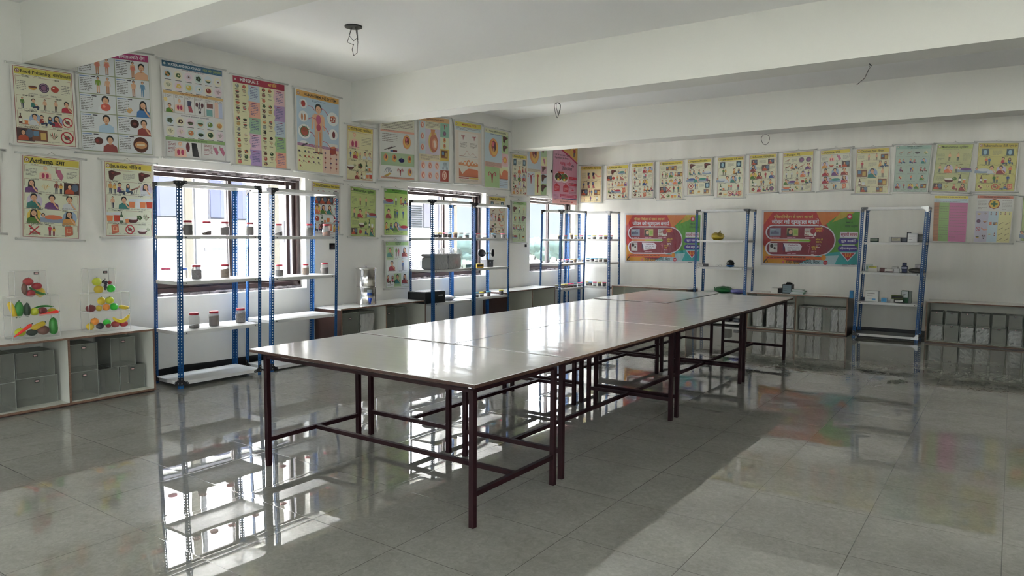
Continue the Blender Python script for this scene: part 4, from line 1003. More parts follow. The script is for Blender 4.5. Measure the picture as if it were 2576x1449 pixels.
    def stand(s, x, y, h, shirt, pants, long=False, l=2, bare=False):
        s.poly([(x-h*.11, y+h*.20), (x+h*.11, y+h*.20), (x+h*.09, y+h*.54), (x-h*.09, y+h*.54)], SK if bare else shirt, l)
        for d in (-1, 1):
            s.poly([(x+d*.005*h, y+h*.52), (x+d*h*.095, y+h*.52), (x+d*h*.085, y+h*.93), (x+d*h*.02, y+h*.93)], pants, l)
            s.line((x+d*h*.12, y+h*.23), (x+d*h*.15, y+h*.50), h*.045, SK if bare else shirt, l); s.rect(x+d*h*.05-h*.04, y+h*.93, h*.08, h*.03, '#332222', l)
        s.head(x, y+h*.10, h*.09, long=long, l=l+1)
    def sit(s, x, y, h, shirt, pants, l=2, long=False):
        s.poly([(x-h*.18, y+h*.40), (x+h*.10, y+h*.36), (x+h*.14, y+h*.80), (x-h*.24, y+h*.80)], shirt, l); s.path([(x-h*.1, y+h*.84), (x+h*.36, y+h*.72), (x+h*.30, y+h*.98)], h*.15, pants, l+1)
        s.line((x+h*.02, y+h*.48), (x+h*.30, y+h*.62), h*.08, SK, l+2); s.head(x-h*.02, y+h*.22, h*.17, l=l+2, long=long)
    def lie(s, x, y, h, cloth, sheet, l=2):
        s.rect(x-h*.75, y+h*.55, h*1.5, h*.32, '#7F8FA8', l); s.ell(x+h*.1, y+h*.50, h*.6, h*.17, cloth, l+1, 12); s.rect(x-h*.74, y+h*.34, h*.3, h*.2, sheet, l+1); s.head(x-h*.56, y+h*.38, h*.14, l=l+2)
    def bottle(s, x, y, h, c, cap='#222222', l=2):
        s.poly([(x-h*.15, y+h), (x-h*.15, y+h*.38), (x-h*.05, y+h*.24), (x-h*.05, y), (x+h*.05, y), (x+h*.05, y+h*.24), (x+h*.15, y+h*.38), (x+h*.15, y+h)], c, l); s.rect(x-h*.06, y, h*.12, h*.08, cap, l+1); s.rect(x-h*.13, y+h*.5, h*.26, h*.28, '#E9E4D4', l+1)
    def cupg(s, x, y, h, c, l=2):
        s.poly([(x-h*.36, y), (x+h*.36, y), (x+h*.28, y+h), (x-h*.28, y+h)], '#C8D3D8', l); s.poly([(x-h*.33, y+h*.3), (x+h*.33, y+h*.3), (x+h*.27, y+h*.95), (x-h*.27, y+h*.95)], c, l+1)
    def bowl(s, x, y, h, c, food, l=2):
        s.ell(x, y+h*.45, h*.6, h*.5, c, l, 12, pi, 2*pi); s.ell(x, y+h*.45, h*.6, h*.16, food, l+1, 12)
    def food(s, x, y, r, c, c2=None, bgc=None, l=2):
        if bgc: s.ell(x, y, r, r, bgc, l, 18)
        k = s.r.randint(0, 4); c2 = c2 or '#3A2A20'
        if k == 0: s.ell(x, y, r*.66, r*.58, c, l+1); s.ell(x-r*.2, y-r*.2, r*.18, r*.12, '#EFE6D8', l+2, 8)
        elif k == 1:
            for a in range(5): s.ell(x+r*.38*cos(a*1.26), y+r*.32*sin(a*1.26), r*.3, r*.27, c if a % 2 else c2, l+1+a % 2, 10)
        elif k == 2: s.bowl(x, y-r*.5, r*1.15, c, c2, l+1)
        elif k == 3:
            for a in range(6): s.poly([(x, y+r*.5), (x+r*.7*cos(.3+a*.5), y-r*.7*sin(.3+a*.5)), (x+r*.5*cos(.55+a*.5), y-r*.3*sin(.55+a*.5))], c if a % 2 else c2, l+1)
        else: s.poly([(x-r*.6, y+r*.3), (x-r*.3, y-r*.45), (x+r*.35, y-r*.5), (x+r*.65, y+r*.1), (x+r*.3, y+r*.5)], c, l+1); s.ell(x+r*.1, y, r*.22, r*.2, c2, l+2, 8)
    def organ(s, x, y, h, k, l=2):
        if k == 'liver': s.poly([(x-h*.5, y+h*.1), (x-h*.2, y), (x+h*.6, y+h*.15), (x+h*.65, y+h*.3), (x+h*.1, y+h*.5), (x-h*.15, y+h*.95), (x-h*.45, y+h*.8)], '#4E1A17', l); s.poly([(x-h*.3, y+h*.2), (x+h*.1, y+h*.15), (x-h*.1, y+h*.35)], '#8A4038', l+1)
        elif k == 'torso':
            s.head(x, y+h*.16, h*.15, skin='#E8B48C', hair='#E0A47C', l=l+1); s.poly([(x-h*.42, y+h), (x-h*.40, y+h*.52), (x-h*.1, y+h*.38), (x+h*.1, y+h*.38), (x+h*.40, y+h*.52), (x+h*.42, y+h)], '#E9A884', l)
            for d in (-1, 1): s.ell(x+d*h*.14, y+h*.70, h*.11, h*.2, '#B0315A', l+2)
        elif k == 'lung': s.line((x-h*.2, y), (x-h*.18, y+h*.45), h*.07, '#8A3A3A', l); s.poly([(x-h*.2, y+h*.2), (x+h*.1, y+h*.15), (x+h*.35, y+h*.65), (x+h*.2, y+h), (x-h*.05, y+h*.7)], '#B4567A', l+1)
        elif k == 'uterus':
            s.poly([(x-h*.16, y+h*.25), (x+h*.16, y+h*.25), (x+h*.1, y+h*.6), (x+h*.05, y+h), (x-h*.05, y+h), (x-h*.1, y+h*.6)], '#9A1F2C', l+1)
            for d in (-1, 1): s.path([(x+d*h*.12, y+h*.28), (x+d*h*.38, y+h*.12), (x+d*h*.52, y+h*.30)], h*.07, '#A83240', l); s.ell(x+d*h*.46, y+h*.36, h*.10, h*.08, '#C9596A', l+2)
        elif k == 'kidneys':
            for d in (-1, 1): s.ell(x+d*h*.26, y+h*.25, h*.13, h*.2, '#5A2A34', l)
            s.rect(x-h*.04, y, h*.08, h*.6, '#3A2A48', l+1); s.path([(x-h*.2, y+h*.3), (x-h*.06, y+h*.8)], h*.04, '#222222', l); s.path([(x+h*.2, y+h*.3), (x+h*.06, y+h*.8)], h*.04, '#222222', l); s.ell(x, y+h*.88, h*.13, h*.11, '#2B2230', l)
        elif k == 'mosquito':
            s.line((x-h*.3, y+h*.6), (x+h*.3, y+h*.35), h*.12, '#7A3A22', l); s.poly([(x, y+h*.45), (x+h*.5, y+h*.1), (x+h*.4, y+h*.35)], '#B08A70', l)
            for d in (-.2, 0, .2): s.path([(x+h*d, y+h*.5), (x+h*(d-.1), y+h*.95)], h*.03, '#3A2A22', l)
        elif k == 'arm': s.path([(x-h*.6, y+h*.2), (x-h*.1, y+h*.7), (x+h*.5, y+h*.6)], h*.2, '#D98A76', l); s.ell(x+h*.55, y+h*.58, h*.13, h*.1, SK, l+1)
        elif k == 'joint': s.poly([(x-h*.2, y), (x+h*.2, y+h*.05), (x+h*.1, y+h*.45), (x-h*.2, y+h*.5)], '#3B3F5E', l); s.poly([(x-h*.15, y+h*.5), (x+h*.15, y+h*.45), (x+h*.3, y+h), (x-h*.1, y+h)], '#A8505A', l)
        elif k == 'pelvis':
            s.ell(x, y+h*.5, h*.42, h*.5, '#D98A4A', l, 20); s.ell(x+h*.05, y+h*.5, h*.32, h*.42, '#E2B04A', l+1, 20); s.ell(x+h*.02, y+h*.42, h*.22, h*.30, '#8E2A30', l+2, 18); s.ell(x-h*.05, y+h*.32, h*.10, h*.12, '#D05A6A', l+3); s.ell(x+h*.1, y+h*.5, h*.07, h*.2, '#3A1A1C', l+3); s.ell(x, y+h*.62, h*.09, h*.10, '#C98A5A', l+4)
        elif k == 'fetus': s.ell(x, y+h*.5, h*.4, h*.48, '#E2A98A', l, 16); s.ell(x, y+h*.52, h*.26, h*.34, '#C5564A', l+1, 14); s.ell(x-h*.03, y+h*.4, h*.11, h*.10, '#EFC9AE', l+2, 10); s.ell(x+h*.04, y+h*.6, h*.13, h*.15, '#EFC9AE', l+2, 10)
        elif k == 'scan': s.rect(x-h*.4, y, h*.8, h*.9, '#2C4A5A', l); s.ell(x, y+h*.45, h*.22, h*.32, '#8FB4C4', l+1)
        elif k == 'stop':
            s.ring(x, y+h*.5, h*.4, h*.09, '#B81E2E', l+2); s.line((x-h*.26, y+h*.24), (x+h*.26, y+h*.76), h*.08, '#B81E2E', l+3); s.ell(x, y+h*.5, h*.2, h*.16, '#6E5A50', l)
        elif k == 'cross': s.bottle(x-h*.2, y+h*.1, h*.7, '#5A2A20', l=l); s.ell(x+h*.15, y+h*.75, h*.4, h*.12, '#8A6A5A', l); s.line((x-h*.4, y+h*.1), (x+h*.5, y+h*.9), h*.1, '#B81E2E', l+3); s.line((x+h*.4, y+h*.15), (x-h*.4, y+h*.95), h*.1, '#B81E2E', l+4)
        elif k == 'book': s.poly([(x-h*.35, y+h*.1), (x+h*.3, y), (x+h*.35, y+h*.8), (x-h*.3, y+h)], '#C4572E', l); s.frame(x-h*.18, y+h*.25, h*.36, h*.4, h*.05, '#E8C070', l+1)
        elif k == 'cell': s.ell(x, y+h*.5, h*.42, h*.42, '#3B2A4A', l, 16); s.ell(x, y+h*.5, h*.22, h*.22, '#8A5A7A', l+1); s.ring(x, y+h*.5, h*.33, h*.04, '#B08AA0', l+2, 12)
        elif k == 'brick': s.poly([(x-h*.42, y+h*.2), (x+h*.2, y+h*.05), (x+h*.45, y+h*.2), (x+h*.42, y+h*.85), (x-h*.15, y+h), (x-h*.42, y+h*.8)], '#A03A26', l); s.poly([(x-h*.42, y+h*.2), (x+h*.2, y+h*.05), (x+h*.45, y+h*.2), (x-h*.15, y+h*.35)], '#D0713E', l+1)
        elif k == 'rat': s.ell(x, y+h*.5, h*.4, h*.22, '#3A3434', l); s.ell(x+h*.36, y+h*.56, h*.14, h*.1, '#2E2828', l); s.path([(x-h*.36, y+h*.5), (x-h*.7, y+h*.75)], h*.04, '#3A3434', l)
        elif k == 'house': s.rect(x-h*.5, y+h*.1, h, h*.8, '#7A4A30', l); s.rect(x-h*.4, y+h*.2, h*.35, h*.35, '#4A7AA0', l+1); s.rect(x+h*.05, y+h*.3, h*.35, h*.5, '#C4A04A', l+1)
        elif k == 'smoke': s.rect(x-h*.55, y+h*.05, h*1.1, h*.9, '#4A3030', l); s.ell(x+h*.25, y+h*.4, h*.25, h*.3, '#5A6A80', l+1); s.bust(x-h*.15, y+h*.15, h*.75, '#B04A2A', l=l+2, hand=False)
    def cartoon(s, k, x, y, h, l=2):
        R_ = s.r; sh = R_.choice(['#A8243A', '#2B4A86', '#4E7A2E', '#C98A2A', '#6A3A7A', '#BFC6CC', '#D0642E', '#2E7A72', '#8A2A2A'])
        pa = R_.choice(['#2A3350', '#5A4A3A', '#38485A', '#7A2A3A']); bgc = R_.choice([None, None, '#D8B83A', '#8FA6C4', '#B8A8C8'])
        if k == 'b': s.bust(x, y, h, sh, bgc=bgc)
        elif k == 'B': s.bust(x, y, h, sh, long=True, bgc=bgc)
        elif k == 's': s.stand(x, y, h, sh, pa)
        elif k == 'n': s.stand(x, y, h, sh, pa, bare=True)
        elif k == 'p': s.stand(x-h*.15, y, h, sh, pa); s.stand(x+h*.17, y+h*.1, h*.88, R_.choice(['#C94A6A', '#3A6A9A', '#D8A83A']), pa, long=True, l=l+3)
        elif k == 't': s.sit(x, y, h, sh, pa)
        elif k == 'T': s.sit(x-h*.3, y, h, sh, pa); s.sit(x+h*.35, y+h*.08, h*.85, R_.choice(['#C94A6A', '#3A6A9A']), pa, l=l+4, long=True)
        elif k == 'l': s.lie(x, y, h, sh, '#DDE2E8')
        elif k == 'o': s.bottle(x-h*.22, y+h*.05, h*.9, R_.choice(['#5A2A1E', '#2A2A2A', '#3A5A3A'])); s.cupg(x+h*.22, y+h*.5, h*.45, R_.choice(['#D8782A', '#A02A2A', '#E8E8E8'])); s.rect(x-.1*h, y+h*.93, h*.6, h*.05, '#B05A3A', 2)
        elif k == 'g': s.cupg(x-h*.25, y+h*.15, h*.75, '#D8722A'); s.cupg(x+h*.3, y+h*.1, h*.8, R_.choice(['#B83A1E', '#DCDCDC', '#D8A83A']))
        elif k == 'f': s.bowl(x-h*.2, y+h*.2, h*.8, '#5A1E1E', '#DCD6C8'); s.food(x+h*.35, y+h*.5, h*.35, '#4E6E2A', '#2E4E1E')
        elif k == 'F': s.food(x, y+h*.5, h*.5, R_.choice(['#7A3A2A', '#C9962A', '#4E6E2A', '#A83A2A']), R_.choice(['#2E4E1E', '#E0C060', '#5A2A20']))
        else: s.organ(x, y, h, {'L': 'liver', 'O': 'torso', 'u': 'lung', 'U': 'uterus', 'k': 'kidneys', 'm': 'mosquito', 'a': 'arm', 'j': 'joint', 'x': 'scan', 'X': 'cross', 'S': 'stop', 'K': 'book', 'c': 'cell', 'r': 'rat', 'h': 'house', 'v': 'smoke', 'P': 'pelvis'}[k], l)
    def logo(s, x, y, r, c='#7A3A34'):
        s.ell(x, y, r, r, c, 3, 16); s.ell(x, y, r*.72, r*.72, '#D8D4C0', 4, 16); s.poly([(x-r*.35, y+r*.35), (x, y-r*.5), (x+r*.35, y+r*.35)], c, 5)

def disease(A, bg, hc, title, hin, rows, border='#8E2A34', seed=1, th=.05, tx='#15140F', heads=None, tmw=.42, hmw=.36, sub=True):
    a = Art(A, '#DAD8D2', seed); m = .035; a.rect(m, m, 1-2*m, A-2*m, bg, 1); a.frame(m, m, 1-2*m, A-2*m, .008, border, 2)
    th *= 1.28; a.rect(m+.02, m+.018, 1-2*m-.04, .112, hc, 2); a.logo(m+.065, m+.074, .036)
    e = a.text(title, m+.115, m+.074+th/2, th, tx, 3, mw=tmw+.05); a.text(hin, e+.035, m+.074+th/2, th*.9, tx, 3, mw=min(hmw, .91-e))
    if sub: a.scrib(.16, m+.14, .68, 1, .02)
    y = m+.162; H_ = (A-m*1.6-y)/sum(r[0] for r in rows)
    heads = heads or [('', ''), ('CAUSES', 'कारण'), ('SYMPTOMS', 'लक्षण'), ('TREATMENT', 'उपचार'), ('SUPPORTIVE CARE', 'सह-उपचार')]
    for i, row in enumerate(rows):
        h = row[0]*H_; items = row[1]; hd = heads[i] if i < len(heads) else ('', '')
        a.rect(m+.03, y, 1-2*m-.06, .004, border if border != '#1C5A2A' else border, 2); a.rect(m+.03, y, .004, h*.5, border, 2); a.rect(1-m-.034, y, .004, h*.5, border, 2)
        n = len(items); cw = (1-2*m-.06)/n; ih = h*.84
        for j, k in enumerate(items):
            cx = m+.03+cw*(j+.5)
            if k == '.': a.scrib(cx-cw*.4, y+h*.25, cw*.8, 6, h*.09)
            elif k == '-': pass
            else:
                hh = min(ih, cw*1.0); a.cartoon(k, cx, y+h*.06+(ih-hh)*.5-hh*.04, hh*1.13); a.scrib(cx-cw*.42, y+h*.86, cw*.84, 2, h*.055)
        if hd[0]:
            w1 = .028*len(hd[0]); a.rect(.15, y-.012, min(w1, .3)+.02, .022, bg, 9); a.text(hd[0], .16, y+.012, .026, '#1B1B18', 12, mw=.29); a.rect(.66, y-.008, .2, .022, bg, 9); a.text(hd[1], .67, y+.02, .027, '#1B1B18', 12, mw=.2)
        y += h
    return a
def grid(A, bg, hc, title, hin, g, seed=1, border='#3E6E34', tx='#10210F', cell=None, gy0=.16, div='#3E6E34', ch=.62):
    a = Art(A, '#DAD8D2', seed); m = .03; a.rect(m, m, 1-2*m, A-2*m, bg, 1); a.frame(m, m, 1-2*m, A-2*m, .006, border, 2)
    a.rect(m+.005, m+.005, 1-2*m-.01, .105, hc, 2); a.logo(m+.06, m+.05, .03, '#3A4A3A'); a.text(title, .53, m+.05, .038, tx, 3, 'c', .66); a.text(hin, .53, m+.098, .032, tx, 3, 'c', .6)
    R_ = len(g); h = (A-m-gy0-.02)/R_
    for i, row in enumerate(g):
        y = gy0+i*h; cw = (1-2*m-.04)/len(row)
        if div: a.rect(m+.02, y, 1-2*m-.04, .003, div, 2)
        for j, k in enumerate(row):
            x = m+.02+cw*j
            if cell: a.rect(x+.006, y+.008, cw-.012, h-.016, cell[(i+j) % len(cell)], 2)
            if div and j: a.rect(x, y, .003, h, div, 2)
            if k == '.': a.scrib(x+cw*.1, y+h*.2, cw*.8, 7, h*.08)
            elif k != '-': hh = min(h*ch, cw*.9); a.cartoon(k, x+cw/2, y+h*.06+(h*ch-hh)*.5, hh, 3); a.scrib(x+cw*.12, y+h*.80, cw*.76, 2, h*.07, l=3)
    return a

NP = [0]
def hang(wall, q, art_fn, label, cat='poster', rods=True, cord=True, vinyl=False, group='illustrated health charts hung on the walls', off=.012):
    P = [(onx(x, y, WX) if wall == 'L' else ony(x, y, BY)) for x, y in q]     # TL, TR, BR, BL
    UV = [((p.y if wall == 'L' else p.x), p.z) for p in P]
    bx, bz = (UV[3][0]+UV[2][0])/2, min(UV[2][1], UV[3][1]); L = [(u-bx, v-bz) for u, v in UV]
    wd = (math.dist(L[0], L[1])+math.dist(L[3], L[2]))/2; hg = (math.dist(L[0], L[3])+math.dist(L[1], L[2]))/2
    a = art_fn(hg/wd); NP[0] += 1
    if rods: off = .012+.023*(NP[0] % 2)
    loc = (WX, bx, bz) if wall == 'L' else (bx, BY, bz)
    t = thing('health_chart' if cat == 'poster' else 'printed_banner', label, cat, loc, pi/2 if wall == 'L' else 0, group)
    def mp(u, v, y):
        x0 = L[0][0]*(1-v)+L[3][0]*v; z0 = L[0][1]*(1-v)+L[3][1]*v; x1 = L[1][0]*(1-v)+L[2][0]*v; z1 = L[1][1]*(1-v)+L[2][1]*v
        return (x0*(1-u)+x1*u, y, z0*(1-u)+z1*u)
    A = a.A; vs = [mp(x, y/A, -off-.0003*l) for x, y, l in a.v]
    k = len(vs); vs += [mp(u, v, -off+.001) for u, v in ((0, 0), (1, 0), (1, 1), (0, 1))]
    me = bpy.data.meshes.new('sheet'); me.from_pydata(vs, [], a.f+[(k, k+1, k+2, k+3), ]); me.materials.append(M_vinyl if vinyl else M_ink)
    cols = a.c+[C('#D0CEC6')]; at = me.color_attributes.new('ink', 'FLOAT_COLOR', 'CORNER'); buf = []
    for p, c in zip(me.polygons, cols): buf += list(c)*p.loop_total
    at.data.foreach_set('color', buf); me.update()
    o = bpy.data.objects.new('sheet', me); COL.objects.link(o); o.parent = t
    if rods:
        for v, nm in ((0, 'top_rod'), (1, 'bottom_rod')):
            e = .035/wd; p0, p1 = mp(-e, v, -off), mp(1+e, v, -off); b = MB(); b.tube([p0, p1], .0085, 8)
            for p_ in (p0, p1): b.tube([(p_[0]-.006, p_[1], p_[2]), (p_[0]+.006, p_[1], p_[2])], .0105, 8)
            b.build(nm, M_rod, t)
        if cord:
            p0, p1 = mp(.40, 0, -.006), mp(.60, 0, -.006); pm = mp(.5, 0, -.006)
            MB().tube([p0, (pm[0], -.006, pm[2]+.03), p1], .0016, 5).build('hanging_cord', M_cord, t)
            MB().tube([(pm[0], 0, pm[2]+.03), (pm[0], -.012, pm[2]+.03)], .003, 6).build('nail', M_gus, t)
    return t

# ---------------- specially drawn charts
def a_def(A):
    a = Art(A, '#D8D8D4', 2); m = .03; a.rect(m, m, 1-2*m, A-2*m, '#8F9A78', 1); a.rect(m, m, 1-2*m, .085, '#A8206A', 2)
    a.text('DEFICIENCY DISEASES', m+.05, m+.065, .045, '#D9B03A', 3, mw=.42); a.text('हीनताजनित रोग', .56, m+.066, .045, '#E8D8E4', 3, mw=.36)
    fs = [[('n', 'n'), ('n', 'b')], [('s', 'n'), ('n', 's')], [('b',), ('a', 'B')], [('b',), ('c', 'b')], [('v', 'b'), ('c',)]]; h = (A-2*m-.085)/5
    for i in range(5):
        for j in range(2):
            x = m+j*(.5-m)+.006; y = m+.088+i*h; w_ = .5-m-.012; a.rect(x, y, w_, h-.012, '#D5DAE0', 2); a.rect(x+.01, y+.014, .12, .012, '#6A8AC0', 3); a.rect(x+.15, y+.014, .06, .012, '#303038', 3)
            a.scrib(x+.012, y+.045, .15, 8, h*.088, l=3); F_ = fs[i][j]
            if len(F_) == 1 and F_[0] == 'b': a.bust(x+w_*.70, y+.01, h*.92, ['#DDE6EA', '#7FB4D8'][i == 3], l=3, hand=False); (a.ell(x+w_*.70, y+h*.62, h*.26, h*.20, '#C94A38', 9, 16), a.ell(x+w_*.70-h*.08, y+h*.58, h*.08, h*.07, '#E88A70', 10, 10)) if i == 2 else None
            elif len(F_) == 1: a.ell(x+w_*.66, y+h*.48, h*.42, h*.42, '#5A2A1E', 3, 20); a.ell(x+w_*.66, y+h*.5, h*.34, h*.2, '#C98A4A', 4, 18); a.rect(x+w_*.66-h*.22, y+h*.44, h*.44, h*.1, '#D8C08A', 5)
            else:
                for q, k in enumerate(F_):
                    if k == 'n': a.stand(x+w_*(.52+.27*q), y+.012, h*.9, SK, SKD, l=3, bare=True); a.ell(x+w_*(.52+.27*q), y+h*.42, h*.12, h*.13, '#D0705A', 7, 12) if i == 0 else None
                    elif k == 's': a.stand(x+w_*(.52+.27*q), y+.012, h*.88, ['#7A9A2A', '#4A86B0'][j], SK if j == 0 else '#4A86B0', l=3)
                    elif k == 'c': a.ell(x+w_*.50, y+h*.36, h*.24, h*.24, '#3A1614', 3, 16); a.ell(x+w_*.50, y+h*.38, h*.12, h*.09, '#7A4038', 4, 12)
                    elif k == 'v': a.ell(x+w_*.46, y+h*.42, h*.22, h*.2, '#5A2E28', 3, 12); a.ell(x+w_*.42, y+h*.42, h*.08, h*.1, '#8A2A28', 4, 10)
                    elif k == 'a': a.ell(x+w_*.36, y+h*.72, h*.12, h*.1, '#D8A45A', 3, 10); [a.line((x+w_*.36, y+h*.72), (x+w_*.36+h*.2*cos(g_), y+h*.72-h*.2*sin(g_)), h*.045, '#D8A45A', 3) for g_ in (.3, .8, 1.3, 1.8, 2.6)]
                    elif k == 'b': a.bust(x+w_*.78, y+.03, h*.86, ['#8A3A34', SK][j == 1 and i != 3], l=3, hand=i == 3)
                    elif k == 'B': a.bust(x+w_*.78, y+.03, h*.88, '#3A6FA8', long=True, l=3)
    return a
def a_water(A):
    a = Art(A, '#D8D6D6', 3); m = .02; a.rect(m, m, 1-2*m, .085, '#1E5674', 2); a.logo(.06, .06, .022, '#3A7A94'); a.text('WATER AND ROUGHAGE', .11, .078, .036, '#D5DDE2', 3, mw=.52); a.text('जल और रूक्षांश', .66, .078, .036, '#9AA84A', 3, mw=.3)
    cs = ['#B5762A', '#3E5E2A', '#B8A8C0', '#2A3A34', '#3A5A2E', '#D8DCE0', '#6E8A5A', '#D8B84A', '#C9B03A', '#E0E0DA', '#8A2A1E', '#4A1A18', '#4E5A3A', '#4A2A24', '#5E6A4A', '#C07A3A', '#5E7A2E', '#C98A2A', '#B09A4A', '#7A3A2A', '#C4702A', '#1E2E22', '#2E5A2A', '#4E7A3A']
    def rows(y, n0, r_=2):
        for r in range(r_):
            for i in range(6):
                x = .10+i*.16; yy = y+r*.155; a.food(x, yy, .066, cs[(n0+r*6+i) % 24], ['#2E4E1E', '#D8C070', '#5A2A20'][i % 3], ['#C4D4E0', '#E0D8B8', '#E0C4D4', '#B8D0C8'][(i+r) % 4], 2); a.rect(x-.05, yy+.072, .1, .008, '#3A3A38', 2)
    a.text('SOURCES OF WATER  जल के स्रोत', .5, .125, .018, '#5A2A3A', 3, 'c'); rows(.205, 0)
    a.rect(m, .445, 1-2*m, .038, '#D0A860', 2); a.text('FUNCTIONS OF WATER  जल के कार्य', .5, .473, .02, '#8A3A1E', 3, 'c')
    it = ['b', 'torso', 'joint', 'kidneys', 'x', 'y']
    for i in range(6):
        x = m+i*.16; a.frame(x, .485, .158, .27, .004, '#9A9080', 2); a.scrib(x+.015, .50, .12, 3, .014)
        if i == 0: a.ell(x+.03, .57, .03, .03, '#E8C83A', 2); a.bust(x+.085, .62, .13, '#5E8A2A')
        elif i < 4: a.organ(x+.08, .55, .17, it[i])
        elif i == 4: a.rect(x+.04, .55, .1, .07, '#7A4A44', 2); a.rect(x+.03, .64, .1, .10, '#5E9A9A', 2)
        else: a.rect(x+.01, .52, .06, .23, '#E0A890', 2); a.rect(x+.08, .52, .06, .23, '#A0B0DC', 2)
    a.text('SOURCES OF ROUGHAGE  रूक्षांश के स्रोत', .5, .79, .018, '#3A3A5A', 3, 'c'); rows(.87, 12)
    y = 1.11; a.rect(m, y, 1-2*m, .045, '#7FA45A', 2); a.text('FUNCTIONS OF ROUGHAGE', .5, y+.034, .02, '#2A4A1E', 3, 'c')
    a.scrib(.05, y+.07, .12, 8, .02, '#8A3A4A'); a.organ(.24, y+.06, A-y-.09, 'torso'); a.ell(.36, y+.13, .03, .07, '#6A2A34', 2); a.poly([(.42, y+.06), (.5, y+.06), (.54, A-.04), (.43, A-.05)], '#2A2A2C', 2); a.scrib(.62, y+.07, .14, 8, .02, '#8A3A4A'); a.organ(.81, y+.07, .15, 'lung'); a.organ(.92, y+.07, .15, 'lung')
    a.frame(m, y+.045, .56, A-y-.065, .004, '#8A8A80', 2); a.frame(.58, y+.045, .40, A-y-.065, .004, '#8A8A80', 2)
    return a
def a_min(A):
    a = Art(A, '#D9D6CC', 4); m = .02; a.rect(m, m, 1-2*m, A-2*m, '#D2CE8E', 1); a.rect(m, m, 1-2*m, .1, '#9A1236', 2); a.logo(.06, .07, .02, '#8A5A6A'); a.text('MINERALS', .14, .09, .055, '#E4DEE0', 3, mw=.46); a.text('खनिज', .66, .09, .05, '#D9B43A', 3, mw=.3)
    pc = [['#9DB8CC', '#D89AA8'], ['#E0A088', '#A98BB8'], ['#93B894', '#9DB4CC'], ['#D69AC4', '#93B878'], ['#A78BC0', '#DE9A80']]; h = (A-.14)/5
    fc = ['#8A9088', '#A83A2A', '#3A2A24', '#C9722A', '#7A4A3A', '#2E4E1E', '#C04A3A', '#5A2A34', '#B08A3A', '#4E5A5A']
    for i in range(5):
        for j in range(2):
            x = m+j*.48; y = .125+i*h; c = pc[i][j]; a.poly([(x+.26, y), (x+.275, y+h*.25), (x+.25, y+h*.5), (x+.28, y+h*.75), (x+.26, y+h), (x+.475, y+h), (x+.475, y)], c, 2)
            a.rect(x+.32, y+.02, .1, .012, '#8A2A5A', 3); a.scrib(x+.30, y+.05, .14, 7, h*.10, '#5A5A88', 3)
            for k in range(5): a.food(x+.07+(k % 2)*.12, y+h*(.16+.33*(k//2)), .052, fc[(i*3+j*2+k) % 10], fc[(i+j+k*3) % 10], None, 2); a.rect(x+.03+(k % 2)*.12, y+h*(.16+.33*(k//2))+.05, .07, .007, '#3A3A30', 3)
    return a
